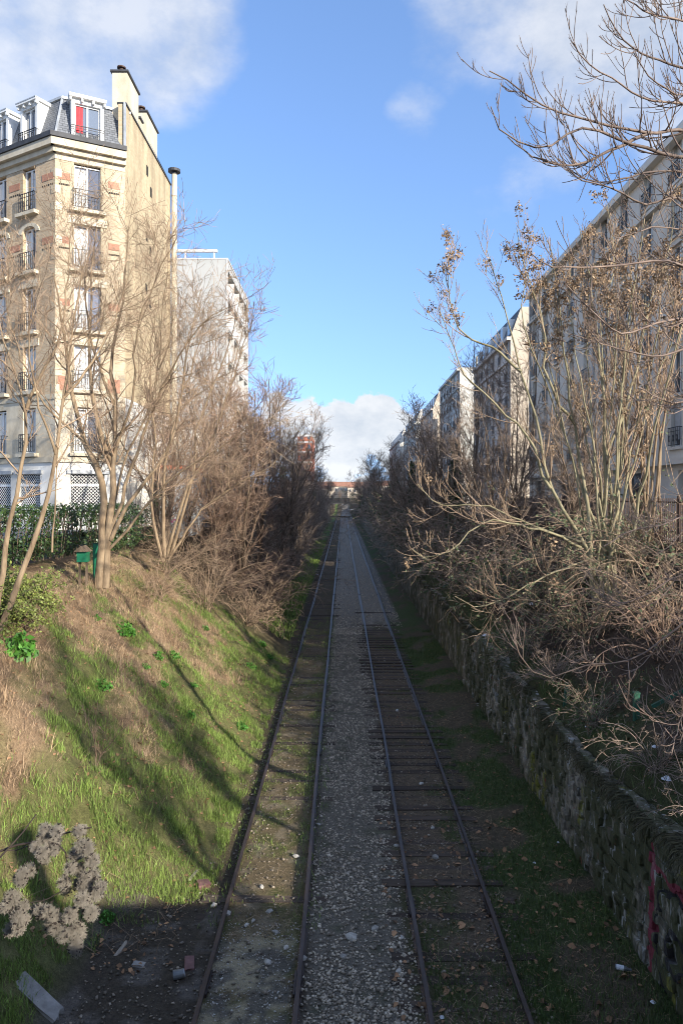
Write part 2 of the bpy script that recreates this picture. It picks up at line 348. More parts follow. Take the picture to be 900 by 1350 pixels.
def soil_col(x, y):
    x = np.asarray(x, float); y = np.asarray(y, float); n = x.shape
    C = np.empty(n + (3,)); C[:] = (.075, .056, .038)
    def blend(m, c):
        m = np.clip(m, 0, 1)[..., None]; C[:] = C * (1 - m) + np.array(c) * m
    nz = fbm(x, y, .9, 3); nf = fbm(x, y, .35, 4)
    d = foot_left(y) - x
    # left bank
    bank = sstep(-.15, .5, d)
    blend(bank, (.27, .185, .112)); blend(bank * sstep(.48, .62, fbm(x, y * .6, .7, 31)) * .85, (.135, .09, .055)); blend(bank * sstep(.5, .62, fbm(x, y, 1.1, 36)) * .45, (.15, .155, .055))
    blend(bank * green_mask(x, y) * .65, (.095, .12, .032))
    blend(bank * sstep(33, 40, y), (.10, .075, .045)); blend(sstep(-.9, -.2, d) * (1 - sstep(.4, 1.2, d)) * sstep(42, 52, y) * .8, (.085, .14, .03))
    # trampled dirt and ash at the bottom of the bank under the bridge
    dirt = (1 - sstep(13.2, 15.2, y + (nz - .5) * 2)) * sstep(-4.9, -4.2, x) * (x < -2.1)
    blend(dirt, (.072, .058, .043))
    blend(dirt * sstep(.55, .66, nf) * .7, (.15, .13, .11))
    # left track
    lt = (x > -2.3) & (x < -.7)
    blend(lt * 1.0, (.15, .115, .065)); blend(lt * sstep(.45, .6, nz) * .7, (.085, .10, .03)); blend(lt * sstep(.55, .7, nf) * .6, (.24, .20, .14))
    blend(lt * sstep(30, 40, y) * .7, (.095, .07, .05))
    ash = ((x > -2.25) & (x < -.9)) * (1 - sstep(12.6, 13.4, y + (nf - .5) * 1.5)); blend(ash * sstep(.38, .55, fbm(x, y, .45, 9)), (.33, .28, .18)); blend(ash * sstep(.46, .56, fbm(x, y, .28, 13)) * .85, (.11, .10, .085))
    # ballast strip between the tracks
    bal = sstep(-.75, -.5, x + (nz - .5) * .35) * (1 - sstep(1.05, 1.3, x + (nz - .5) * .5)); blend(bal, (.17, .148, .115)); blend(bal * sstep(.6, .72, nf) * .5, (.07, .075, .035))
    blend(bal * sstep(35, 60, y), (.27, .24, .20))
    # right track
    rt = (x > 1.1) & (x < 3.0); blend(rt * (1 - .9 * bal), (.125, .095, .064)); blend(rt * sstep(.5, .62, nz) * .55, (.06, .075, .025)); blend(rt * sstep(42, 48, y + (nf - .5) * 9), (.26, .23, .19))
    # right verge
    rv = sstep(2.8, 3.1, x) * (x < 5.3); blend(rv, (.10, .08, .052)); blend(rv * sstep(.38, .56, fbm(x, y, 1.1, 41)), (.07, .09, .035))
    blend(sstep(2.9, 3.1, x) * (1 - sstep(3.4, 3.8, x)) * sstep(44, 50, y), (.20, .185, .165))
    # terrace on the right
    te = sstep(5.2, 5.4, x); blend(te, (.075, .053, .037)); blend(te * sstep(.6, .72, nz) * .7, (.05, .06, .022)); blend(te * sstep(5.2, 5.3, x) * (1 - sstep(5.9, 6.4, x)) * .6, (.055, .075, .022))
    # streets beyond
    blend(sstep(11.6, 11.9, np.abs(x)), (.16, .15, .14)); blend(sstep(200, 420, y) * sstep(6, 12, np.abs(x)), (.10, .10, .07)); blend(sstep(430, 460, y), (.12, .12, .09))
    return C

def ground():
    xs = np.concatenate([-np.geomspace(12, 6000, 26)[::-1], np.arange(-11.9, 5.0, .11), [5.04, 5.12, 5.20, 5.28, 5.36], np.arange(5.46, 12, .13), np.geomspace(12, 6000, 26)])
    ys = np.concatenate([-np.geomspace(4, 400, 10)[::-1], np.arange(-2, 8, .6), np.arange(8, 36, .11), np.geomspace(36.1, 440, 150), np.geomspace(450, 9000, 24)])
    X, Y = np.meshgrid(xs, ys); Z = soil_h(X, Y)
    V = np.stack([X, Y, Z], -1).reshape(-1, 3); nx, ny = len(xs), len(ys)
    i = (np.arange(ny - 1)[:, None] * nx + np.arange(nx - 1)[None]).ravel()
    F = np.stack([i, i + 1, i + nx + 1, i + nx], 1)
    me = mesh_np('ground', V, F, M['soil'], True)
    a = me.color_attributes.new('soil', 'FLOAT_COLOR', 'POINT')
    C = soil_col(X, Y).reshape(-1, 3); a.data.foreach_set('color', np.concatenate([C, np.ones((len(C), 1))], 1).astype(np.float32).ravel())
    struct('ground', me)
ground()
struct('pavement', MB().box(11.6, 15.2, 8, 260, 6.1, 6.36).mesh('pavement', M['pavement']))
struct('pavement', MB().poly([(-30, 20, 6.36), (-12.2, 20, 6.36), (-12.0, 37.2, 6.36), (-14.5, 36.5, 6.36), (-30, 45.5, 6.36)]).mesh('pavement', M['pavement']))
def hills():
    xs = np.linspace(-6000, 6000, 160); ht = 40 + 120 * fbm(xs, xs * 0, 1900, 3) + 16 * fbm(xs, xs * 0, 300, 6)
    rows = [np.stack([xs, xs * 0 + 5200, xs * 0 - 5], 1), np.stack([xs, xs * 0 + 5600, ht * .8], 1), np.stack([xs, xs * 0 + 6300, ht], 1), np.stack([xs, xs * 0 + 7600, xs * 0 - 5], 1)]
    V = np.concatenate(rows); n = len(xs); F = []
    for r in range(3):
        i = np.arange(n - 1) + r * n; F.append(np.stack([i, i + 1, i + n + 1, i + n], 1))
    struct('hills', mesh_np('hills', V, np.concatenate(F), M['hill'], True))
hills()

# ------------------------------------------------------------------ road bridge the picture is taken from
def own_bridge():
    b = thing('road_bridge', 'stone road bridge over the cutting with solid parapets, underfoot', 'bridge', (0, -4, 0))
    MB().box(-16, 16, -9, .12, 5.1, 6.3).build('deck', M['concrete'], b)
    MB().box(-16, 16, .125, .42, 5.1, 7.55).build('parapet', M['concrete'], b)
    MB().box(-16, 16, -9.4, -9.02, 5.1, 7.42).build('parapet', M['concrete'], b)
    MB().box(-11, -5.5, -9.2, .3, -1, 5.08).build('abutment', M['concrete'], b)
    MB().box(5.3, 11, -9.2, .3, -1, 5.08).build('abutment', M['concrete'], b)
    MB().box(8.1, 8.45, .02, .46, 7.56, 9.0).build('pillar', M['concrete'], b)
own_bridge()

# ------------------------------------------------------------------ the two tracks
RAILS = (-2.24, -.74, 1.33, 2.83)
def tracks():
    prof = [(-.065, 0), (.065, 0), (.065, .015), (.012, .03), (.012, .105), (.036, .115), (.036, .150), (-.036, .150), (-.036, .115), (-.012, .105), (-.012, .03), (-.065, .015)]
    def rail_mesh(y0, y1, x, sd):
        ys = np.concatenate([np.arange(y0, min(60, y1), 1.5), np.arange(60, y1, 8.), [y1]]); V = []
        wob = (vnoise(ys, ys * 0 + sd, 7, sd) - .5) * .05; wz = (vnoise(ys, ys * 0, 5, sd + 3) - .5) * .03
        for y, w, q in zip(ys, wob, wz): V += [(x + w + px, y, pz - .02 + q + .02 * float(sstep(40, 60, y))) for px, pz in prof]
        k = len(prof); F = []
        for j in range(len(ys) - 1):
            for i in range(k): F.append((j * k + i, j * k + (i + 1) % k, (j + 1) * k + (i + 1) % k, (j + 1) * k + i))
        F.append(tuple(range(k))[::-1]); me = bpy.data.meshes.new('rail'); me.from_pydata(V, [], F); me.materials.append(M['rust']); me.update(); return me
    sl = [MB().box(-1.25, 1.25, -.125, .125, -.1, .02).mesh('sleeper', M['sleeper']) for _ in range(3)]
    for i, me in enumerate(sl):
        r = np.random.default_rng(i)
        for v in me.vertices: v.co.x += r.uniform(-.04, .04); v.co.y += r.uniform(-.02, .02); v.co.z += r.uniform(-.012, .012)
    for ti, (a, b_, lab) in enumerate(((RAILS[0], RAILS[1], 'rusty left track half sunk in earth at the foot of the grass bank'), (RAILS[2], RAILS[3], 'rusty right track with bare dark sleepers beside the retaining wall'))):
        t = thing('railway_track', lab, 'track', ((a + b_) / 2, 6, 0))
        for x in (a, b_): link('rail', rail_mesh(4, 330, x, int(x * 3) + 9), t)
        r = np.random.default_rng(20 + ti); y = 6.0; n = 0
        while y < (50 if ti else 95):
            if ti and y > 42 and r.random() < (y - 42) / 9: y += .6; continue
            o = link('sleeper', sl[n % 3], t, ((a + b_) / 2 + r.uniform(-.06, .06), y, (.006 if ti else -.02) + r.uniform(-.032, .014)), r.uniform(-.02, .02)); n += 1
            y += .60 + r.uniform(-.03, .03)
        for x in (a, b_):
            for yy in (11.8 + ti * 2.2, 22.5 - ti, 41, 59):
                fp = MB(); fp.box(x - .062, x - .03, yy - .3, yy + .3, -.01, .06); fp.box(x + .03, x + .062, yy - .3, yy + .3, -.01, .06)
                for q in (-.2, -.07, .07, .2): fp.cyl((x - .09, yy + q, .03), (x + .09, yy + q, .03), .014, n=6)
                fp.build('fishplate', M['rust'], t)
tracks()

# ------------------------------------------------------------------ loose ground cover
def blades(name, label, n, roots, hmin, hmax, width, matn, lean=.5, seed=0, cat='grass', flat=0.0):
    r = np.random.default_rng(seed); k = len(roots)
    h = r.uniform(hmin, hmax, k) * np.where(r.random(k) < .1, 1.7, 1); a = r.uniform(0, 2 * math.pi, k); w = width * r.uniform(.6, 1.3, k)
    side = np.stack([np.cos(a), np.sin(a), a * 0], 1) * w[:, None] / 2
    la = r.uniform(0, 2 * math.pi, k); lm = r.uniform(.1, 1, k) * lean
    ld = np.stack([np.cos(la) * lm, np.sin(la) * lm, np.sqrt(np.maximum(1 - lm ** 2, .02)) * (1 - flat)], 1)
    mid = roots + ld * h[:, None] * .55; droop = ld * 1.0; droop[:, 2] -= .35
    tip = mid + nrm(droop) * h[:, None] * .5
    V = np.stack([roots - side, roots + side, mid + side * .7, mid - side * .7, tip], 1).reshape(-1, 3)
    i = np.arange(k) * 5
    Q = np.stack([i, i + 1, i + 2, i + 3], 1); T = np.stack([i + 3, i + 2, i + 4], 1)
    o = link(name, mesh_np(name, V, [Q, T], M[matn])); tag(o, label, cat, kind='stuff'); return o

def scatter(n, x0, x1, y0, y1, seed, ybias=1.4):
    r = np.random.default_rng(seed); x = r.uniform(x0, x1, n); y = y0 + (y1 - y0) * r.random(n) ** ybias; return x, y, r
def roots_at(x, y, off=-.01): return np.stack([x, y, soil_h(x, y) + off], 1)

def cover():
    x, y, r = scatter(420000, -10.5, -2.6, 9.5, 36, 1, 1.25)
    d = foot_left(y) - x; g = green_mask(x, y); keep = d > -.1 + r.uniform(-.25, .25, len(x))
    tuft = sstep(.35, .62, vnoise(x, y, .28, 60))
    tuft = tuft * (.35 + .9 * sstep(.4, .65, vnoise(x, y, .7, 61))); u = r.random(len(x)); shade_dirt = (y < 13.4) & (x > -4.6)
    mg = keep & (u < np.maximum(g, .16 * sstep(.45, .7, fbm(x, y, .5, 66))) * tuft * .95) & ~shade_dirt; blades('green_grass', 'fresh green grass covering the lower left bank', 0, roots_at(x[mg], y[mg]), .05, .17, .010, 'grass_green', .6, 2)
    md = keep & (u > .42 + .58 * g) & ~shade_dirt & (r.random(len(x)) < .62); blades('dry_grass', 'matted straw coloured dead grass on the upper left bank', 0, roots_at(x[md], y[md]), .08, .26, .010, 'grass_dry', .97, 3, flat=.45)
    # dark grass and moss of the shaded verge, along the rails
    x, y, r = scatter(150000, 1.0, 5.05, 9.5, 42, 4, 1.5)
    g = sstep(.42, .58, fbm(x, y, 1.1, 41)) * (x > 2.9) + (x < 2.75) * sstep(.55, .68, fbm(x, y, .9, 3)) * .35 * (x > 1.4) + (1 - sstep(11.5, 13.5, y)) * (x > 1.5) * .5
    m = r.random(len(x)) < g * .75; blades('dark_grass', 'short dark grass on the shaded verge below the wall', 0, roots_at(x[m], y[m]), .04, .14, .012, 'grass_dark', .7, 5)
    x, y, r = scatter(60000, -2.9, -.4, 9.5, 48, 6, 1.3)
    near = np.minimum(np.abs(x - RAILS[0]), np.abs(x - RAILS[1])); g = (1 - sstep(.1, .4, near)) * .35 + sstep(.5, .62, fbm(x, y, .9, 3)) * .35
    m = (r.random(len(x)) < g * .55) & (y > 13.3); blades('track_weeds', 'thin green weeds growing between the left rails', 0, roots_at(x[m], y[m]), .04, .13, .012, 'grass_green', .7, 7)
    x, y, r = scatter(22000, 5.25, 8.5, 9.5, 34, 8, 1.2)
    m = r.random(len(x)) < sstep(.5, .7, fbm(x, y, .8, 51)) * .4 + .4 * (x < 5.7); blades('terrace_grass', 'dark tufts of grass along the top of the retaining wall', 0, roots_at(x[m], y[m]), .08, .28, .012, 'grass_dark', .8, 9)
    x, y, r = scatter(9000, -4.6, -2.9, 40, 130, 10, 1.2); blades('far_grass', 'bright green grass strip beside the far left rail', 0, roots_at(x, y), .1, .3, .04, 'grass_green', .6, 11)
    # straw and thin dead stalks lying between the right rails
    x, y, r = scatter(7000, 1.2, 5.0, 9.5, 32, 12, 1.4); blades('straw_litter', 'thin dead stalks lying between the right rails', 0, roots_at(x, y, .02), .12, .45, .007, 'grass_dry', .99, 13, flat=.97)
    x, y, r = scatter(2500, -2.2, -.75, 13, 36, 14, 1.4); blades('straw_litter', 'thin dead stalks lying between the left rails', 0, roots_at(x, y, .02), .10, .35, .007, 'grass_dry', .99, 15, flat=.97)

def pebbles(name, label, x, y, r, smin, smax, matn, cat='ballast', sink=.25):
    k = len(x); s = smin + (smax - smin) * r.random(k) ** 2.2
    base = np.array([(1, 0, 0), (-1, 0, 0), (0, 1, 0), (0, -1, 0), (0, 0, 1), (0, 0, -1), (.6, .6, .55), (-.6, .55, .6), (.55, -.6, -.4), (-.6, -.6, .5)], float)
    P = base[None] * r.uniform(.6, 1.2, (k, len(base), 1)); P *= np.stack([s, s * r.uniform(.6, 1, k), s * r.uniform(.4, .8, k)], 1)[:, None] * .5
    a = r.uniform(0, 6.28, k); b = r.normal(0, .4, k); ca, sa, cb, sb = np.cos(a), np.sin(a), np.cos(b), np.sin(b)
    R = np.zeros((k, 3, 3)); R[:, 0, 0] = ca; R[:, 0, 1] = -sa * cb; R[:, 0, 2] = sa * sb; R[:, 1, 0] = sa; R[:, 1, 1] = ca * cb; R[:, 1, 2] = -ca * sb; R[:, 2, 1] = sb; R[:, 2, 2] = cb
    P = np.einsum('kij,knj->kni', R, P)
    c = roots_at(x, y, 0); c[:, 2] += s * .3 * (1 - sink)
    tri = np.array([(0, 6, 4), (0, 2, 6), (6, 2, 4), (2, 7, 4), (2, 1, 7), (1, 4, 7), (1, 9, 4), (1, 3, 9), (3, 4, 9), (3, 0, 4), (0, 8, 5), (3, 8, 0), (3, 5, 8), (2, 0, 5), (1, 2, 5), (3, 1, 5)])
    F = (tri[None] + (np.arange(k) * 10)[:, None, None]).reshape(-1, 3)
    o = link(name, mesh_np(name, (P + c[:, None]).reshape(-1, 3), F, M[matn])); tag(o, label, cat, kind='stuff'); return o

def gravel():
    x, y, r = scatter(30000, -.72, 1.32, 9.6, 44, 16, 1.6)
    m = r.random(len(x)) < (.35 + .65 * sstep(.35, .6, fbm(x, y, .7, 77))) * sstep(-.8, -.45, x) * (1 - .8 * sstep(.95, 1.35, x + (fbm(x, y, .9, 3) - .5) * .6)) * np.where(fbm(x, y, .35, 4) > .62, .35, 1)
    pebbles('ballast_gravel', 'grey crushed stone ballast between the two tracks', x[m], y[m], r, .028, .09, 'ballast')
    x, y, r = scatter(10500, -4.4, 3.2, 9.6, 40, 17, 1.5); m = ((x < -.72) | (x > 1.32)) & (x > foot_left(y) - .3)
    pebbles('scattered_gravel', 'loose grey stones scattered in and beside the tracks', x[m], y[m], r, .025, .09, 'ballast_dull')
    x, y, r = scatter(15000, -.75, 3.7, 42, 270, 19, 2.4); m = (x < 1.25) | (r.random(len(x)) < sstep(43, 49, y + (fbm(x, y, .9, 3) - .5) * 6)); m &= np.min([np.abs(x - q) for q in RAILS], 0) > .17; pebbles('far_ballast', 'grey ballast covering the far stretch of both tracks', x[m], y[m], r, .05, .13, 'ballast', sink=.8)
    x, y, r = scatter(1500, -2.2, -.75, 9.8, 13.5, 18, 1); pebbles('ash_crumbs', 'pale ash and rubble crumbs between the near left rails', x, y, r, .01, .05, 'pale_stone', 'rubble')
    # pale stones big enough to pick out
    px = [(574, 1131, .17), (462, 1237, .22), (520, 1106, 0), (363, 1230, .12), (352, 1270, .15), (355, 1203, .13), (377, 1250, .12), (334, 1215, .1), (325, 1220, .1), (570, 1092, .12), (522, 1116, .13), (530, 1237, .1), (494, 1225, .16),
          (525, 1281, .11), (452, 900, .12), (480, 876, .1), (478, 890, .1), (523, 938, .13), (555, 1034, .16), (420, 1088, .12), (636, 838, 0), (345, 1170, .12), (300, 1205, .16), (282, 1195, .14), (400, 1265, .14), (452, 1262, .13), (390, 1130, .16)]
    r = np.random.default_rng(5); proto = []
    for k in range(4):
        b = MB(); ico = [(0, 0, .5), (.5, 0, 0), (-.5, 0, 0), (0, .5, 0), (0, -.5, 0), (.38, .36, .3), (-.36, .38, .28), (-.38, -.36, .32), (.36, -.38, .27), (.3, .3, -.2), (-.3, .3, -.2), (-.3, -.3, -.2), (.3, -.3, -.2)]
        P = np.array(ico) * r.uniform(.75, 1.25, (13, 1)); import bmesh
        bm = bmesh.new(); [bm.verts.new(p) for p in P]; bmesh.ops.convex_hull(bm, input=bm.verts); me = bpy.data.meshes.new('stone'); bm.to_mesh(me); bm.free(); me.materials.append(M['pale_stone']); proto.append(me)
    for i, (u, v, s) in enumerate(px):
        if not s: continue
        D = FPX * CAMZ / (v - VY); X = (u - VX) / FPX * D
        o = link('loose_stone', proto[i % 4], None, (X, D, float(soil_h(X, D)) + s * .12), r.uniform(0, 6)); o.scale = (s, s * .8, s * .7)
        tag(o, 'pale loose stone lying on the track bed among darker gravel', 'stone', 'pale loose stones on the track bed')

def leaf_litter():
    def leaves(name, label, x, y, r, s0, s1, matn):
        k = len(x); s = r.uniform(s0, s1, k); a = r.uniform(0, 6.28, k); c = roots_at(x, y, .025)
        t = np.stack([np.cos(a), np.sin(a), r.normal(0, .25, k)], 1) * s[:, None] * .5; b = np.stack([-np.sin(a), np.cos(a), r.normal(0, .35, k)], 1) * s[:, None] * .36
        up = np.array([0, 0, 1.0]) * (s * r.uniform(.05, .3, k))[:, None]
        V = np.stack([c - t, c - t * .2 + b + up, c + t * .5 + b * .7 + up, c + t, c + t * .5 - b * .7 + up * .3, c - t * .2 - b + up], 1).reshape(-1, 3); i = np.arange(k) * 6
        F = np.concatenate([np.stack([i, i + 1, i + 2, i + 3], 1), np.stack([i, i + 3, i + 4, i + 5], 1)])
        tag(link(name, mesh_np(name, V, F, M[matn])), label, 'leaves', kind='stuff')
    x, y, r = scatter(260, .8, 4.9, 9.6, 18, 21, 1.2); leaves('fallen_leaves', 'curled orange brown leaves fallen around the near right track', x, y, r, .05, .16, 'dead_leaf')
    x, y, r = scatter(900, 1.2, 4.9, 12, 40, 22, 1.2); leaves('small_leaf_litter', 'small brown leaf scraps on the shaded verge', x, y, r, .03, .08, 'dead_leaf')
    x, y, r = scatter(2600, 5.4, 10, 10, 36, 23, 1.2); leaves('terrace_leaf_litter', 'brown leaf litter on the slope above the wall', x, y, r, .04, .12, 'dead_leaf')
    x, y, r = scatter(2600, -10, -2.9, 12, 34, 24, 1.2); leaves('bank_leaf_litter', 'brown leaves lying on the sunny grass bank', x, y, r, .04, .11, 'dead_leaf')
cover(); gravel(); leaf_litter()
def bank_stalks():
    x, y, r = scatter(2600, -9.5, -3.0, 12.5, 34, 27, 1.2); blades('dead_stalks', 'long dead stalks matted down the slope of the left bank', 0, roots_at(x, y, .03), .3, .9, .012, 'grass_stalk', .98, 28, flat=.6)
bank_stalks()
def tussocks():
    r = np.random.default_rng(44); cx, cy, _ = scatter(230, -9.6, -3.0, 12.5, 33, 45, 1.1); gx, gy = [], []; n = 70
    for q in range(len(cx)): rad = r.uniform(.08, .26); gx.append(cx[q] + r.normal(0, rad, n)); gy.append(cy[q] + r.normal(0, rad, n))
    gx, gy = np.concatenate(gx), np.concatenate(gy); g = green_mask(gx, gy) > r.random(len(gx)); ok = (foot_left(gy) - gx > .3)
    blades('green_tussocks', 'taller tufts of green grass dotted over the left bank', 0, roots_at(gx[g & ok], gy[g & ok]), .14, .32, .012, 'grass_green', .75, 46)
    blades('straw_tussocks', 'bleached tufts of dead grass dotted over the left bank', 0, roots_at(gx[~g & ok], gy[~g & ok]), .14, .36, .011, 'grass_dry', .85, 47)
tussocks()

# ------------------------------------------------------------------ rubble retaining wall on the right
def wall_mat():
    m = mat('wall_rubble', (.34, .30, .235), (.11, .098, .074), 5, .95, 1.0, 22, objrand=.35, stretch=(1, 1, .6), c3=(.15, .13, .10))
    nt = m.node_tree; N = nt.nodes.new; L = nt.links.new; b = nt.nodes['Principled BSDF']
    src = b.inputs['Base Color'].links[0].from_socket; geo = N('ShaderNodeNewGeometry')
    def mask(scale, lo, hi, off, st=(1, 1, 1)):
        mp = N('ShaderNodeMapping'); mp.inputs['Location'].default_value = off; mp.inputs['Scale'].default_value = st; L(geo.outputs[0], mp.inputs[0])
        n = N('ShaderNodeTexNoise'); n.inputs['Scale'].default_value = scale; n.inputs['Detail'].default_value = 6; n.inputs['Roughness'].default_value = .7; L(mp.outputs[0], n.inputs[0])
        r = N('ShaderNodeMapRange'); r.interpolation_type = 'SMOOTHSTEP'; r.inputs['From Min'].default_value = lo; r.inputs['From Max'].default_value = hi; L(n.outputs[0], r.inputs['Value']); return r.outputs[0]
    def mixin(src, fac, c):
        x = N('ShaderNodeMix'); x.data_type = 'RGBA'; L(fac, x.inputs[0]); L(src, x.inputs[6]); x.inputs[7].default_value = (*c, 1); return x.outputs[2]
    src = mixin(src, mask(1.3, .37, .55, (3, 5, 1), (1, 1, .6)), (.065, .066, .03))      # moss
    src = mixin(src, mask(4.0, .56, .66, (9, 2, 4), (1, 1.5, .3)), (.34, .33, .30))    # lime bloom
    src = mixin(src, mask(1.1, .60, .68, (1, 7, 3), (1, 1, .4)), (.20, .19, .035))       # yellow lichen
    src = mixin(src, mask(2.6, .645, .69, (5, 1, 8), (1, 1, .6)), (.26, .06, .04))       # old red paint flakes
    # spray-painted strokes: one upright, one bowed, on the wall nearest the bridge
    sp = N('ShaderNodeSeparateXYZ'); L(geo.outputs[0], sp.inputs[0])
    wob = N('ShaderNodeTexNoise'); wob.inputs['Scale'].default_value = 3; L(geo.outputs[0], wob.inputs[0])
    def M_(op, a, b=None):
        x = N('ShaderNodeMath'); x.operation = op
        for i, v in enumerate((a, b)):
            if v is None: continue
            if isinstance(v, (int, float)): x.inputs[i].default_value = v
            else: L(v, x.inputs[i])
        return x.outputs[0]
    w = M_('MULTIPLY', M_('SUBTRACT', wob.outputs[0], .5), .30)
    yy = M_('ADD', sp.outputs[1], w); zz = M_('ADD', sp.outputs[2], w)
    up = M_('MULTIPLY', M_('LESS_THAN', M_('ABSOLUTE', M_('SUBTRACT', yy, 11.85)), .10), M_('LESS_THAN', M_('ABSOLUTE', M_('SUBTRACT', zz, 1.25)), 1.05))
    top = M_('MULTIPLY', M_('LESS_THAN', M_('ABSOLUTE', M_('SUBTRACT', zz, 1.98)), .075), M_('LESS_THAN', M_('ABSOLUTE', M_('SUBTRACT', yy, 11.1)), .8))
    src = mixin(src, M_('MULTIPLY', M_('MAXIMUM', up, top), .75), (.24, .025, .055))
    dy = M_('SUBTRACT', yy, 11.0); dz = M_('SUBTRACT', zz, 1.0); rr = M_('SQRT', M_('ADD', M_('MULTIPLY', dy, dy), M_('MULTIPLY', M_('MULTIPLY', dz, dz), .55)))
    src = mixin(src, M_('MULTIPLY', M_('LESS_THAN', M_('ABSOLUTE', M_('SUBTRACT', rr, .66)), .03), .9), (.02, .018, .02))
    src = mixin(src, M_('MULTIPLY', M_('LESS_THAN', M_('ABSOLUTE', M_('SUBTRACT', rr, .2)), .06), .8), (.03, .025, .03))
    L(src, b.inputs['Base Color']); return m
M['rubble'] = wall_mat()
def top_z(y): return 2.62 + (vnoise(y, y * 0, 2.3, 71) - .5) * .4 + (vnoise(y, y * 0, .6, 72) - .5) * .2
def retaining_wall():
    t = thing('retaining_wall', 'old mossy rubble stone retaining wall along the right track', 'wall', (5.2, 10, 0))
    ys = np.concatenate([np.arange(1, 45, .16), np.geomspace(45, 290, 70)]); zs = np.linspace(-.2, 1, 20)
    Y, Tz = np.meshgrid(ys, zs); Z = np.where(Tz < 0, -.15, Tz * top_z(Y)); Z[0] = -.2
    X = WALLX + .05 + .10 * Z / 2.7 - .13 * (fbm(Y, Z * 1.5, .5, 80) - .4) * 1.2
    V = np.stack([X, Y, Z], -1).reshape(-1, 3); nx, ny = len(ys), len(zs)
    i = (np.arange(ny - 1)[:, None] * nx + np.arange(nx - 1)[None]).ravel(); F = np.stack([i, i + nx, i + nx + 1, i + 1], 1)
    # top and back
    Vt = np.stack([np.full(nx, 5.5), ys, top_z(ys) - .02], 1); n0 = len(V); V = np.concatenate([V, Vt]); j = np.arange(nx - 1)
    F = np.concatenate([F, np.stack([(ny - 1) * nx + j, n0 + j, n0 + j + 1, (ny - 1) * nx + j + 1], 1)])
    link('wall_core', mesh_np('wall_core', V, F, M['rubble'], True), t)
    r = np.random.default_rng(3); protos = []
    import bmesh
    for k in range(7):
        bm = bmesh.new()
        for sx in (-1, 1):
            for sy in (-1, 1):
                for sz in (-1, 1):
                    for ax in range(3):
                        p = np.array([sx, sy, sz]) * .5; p[ax] *= .62; p += r.normal(0, .035, 3); bm.verts.new(p)
        bmesh.ops.convex_hull(bm, input=bm.verts); me = bpy.data.meshes.new('stone'); bm.to_mesh(me); bm.free(); me.materials.append(M['rubble']); protos.append(me)
    spots = []; z = 0.02
    while z < 2.75:
        h = r.uniform(.10, .24); y = 9.0 + r.uniform(0, .3)
        while y < 30:
            w = r.uniform(.13, .46) * (1 if h > .14 else 1.2)
            if z + h * .5 < float(top_z(np.array(y))) and r.random() < .86: spots.append((y + w / 2, z + h / 2 + r.normal(0, .02), w * .97, h * 1.0))
            y += w
        z += h * .93
    spots.sort(key=lambda s: s[0]); rest = []
    for i, (y, z, w, h) in enumerate(spots):
        dep = r.uniform(.14, .22); x = WALLX + .045 + .10 * z / 2.7 + r.uniform(-.02, .04)
        if i < 300:
            o = link('stone', protos[i % 7], t, (x, y, z)); o.scale = (dep, w, h); o.rotation_euler = (r.normal(0, .09), r.normal(0, .06), r.normal(0, .06))
        else: rest.append((x, y, z, dep, w, h, i % 7, r.normal(0, .09)))
    V = []; F = []; n = 0
    for (x, y, z, dep, w, h, k, a) in rest:
        P = np.array([v.co for v in protos[k].vertices]) * (dep, w, h); ca, sa = math.cos(a), math.sin(a)
        P = np.stack([P[:, 0], ca * P[:, 1] - sa * P[:, 2], sa * P[:, 1] + ca * P[:, 2]], 1) + (x, y, z); V.append(P)
        for p in protos[k].polygons: F.append([n + q for q in p.vertices])
        n += len(P)
    me = bpy.data.meshes.new('far_stones'); me.from_pydata(np.concatenate(V).tolist(), [], F); me.materials.append(M['rubble']); me.update()
    o = link('far_stones', me, t); o['kind'] = 'stuff'
retaining_wall()
def wall_drape():
    r = np.random.default_rng(15); n = 6000; y = 9 + 40 * r.random(n) ** 1.4; x = 5.12 + r.uniform(-.06, .35, n); z = top_z(y) + .01; dens = fbm(y, y * 0, 1.2, 14) > .36
    x, y, z = x[dens], y[dens], z[dens]; k = len(x); L_ = r.uniform(.12, .5, k); K = 5; P = np.empty((k, K, 3)); P[:, 0] = np.stack([x, y, z], 1); d = nrm(np.stack([r.uniform(-1, .5, k), r.normal(0, .9, k), r.uniform(.1, .8, k)], 1))
    for j in range(1, K): d = nrm(d + np.array([-.12, 0, -.55]) + r.normal(0, .28, (k, 3))); P[:, j] = P[:, j - 1] + d * (L_ / (K - 1))[:, None]; P[:, j, 0] = np.minimum(P[:, j, 0], np.where(P[:, j, 2] < z, 4.98, 9))
    side = nrm(r.normal(size=(k, 3)) * (.3, 1, .3)) * .006; V = np.stack([P - side[:, None], P + side[:, None]], 2).reshape(-1, 3); q = (np.arange(k) * K * 2)[:, None] + (np.arange(K - 1) * 2)[None]; F = np.stack([q, q + 1, q + 3, q + 2], -1).reshape(-1, 4); h = len(F) // 3 * 2
    tag(link('hanging_grass', mesh_np('hanging_grass', V, F[:h // 4 * 4], M['grass_wall'])), 'dead grass hanging over the top edge of the retaining wall', 'grass', kind='stuff')
wall_drape()
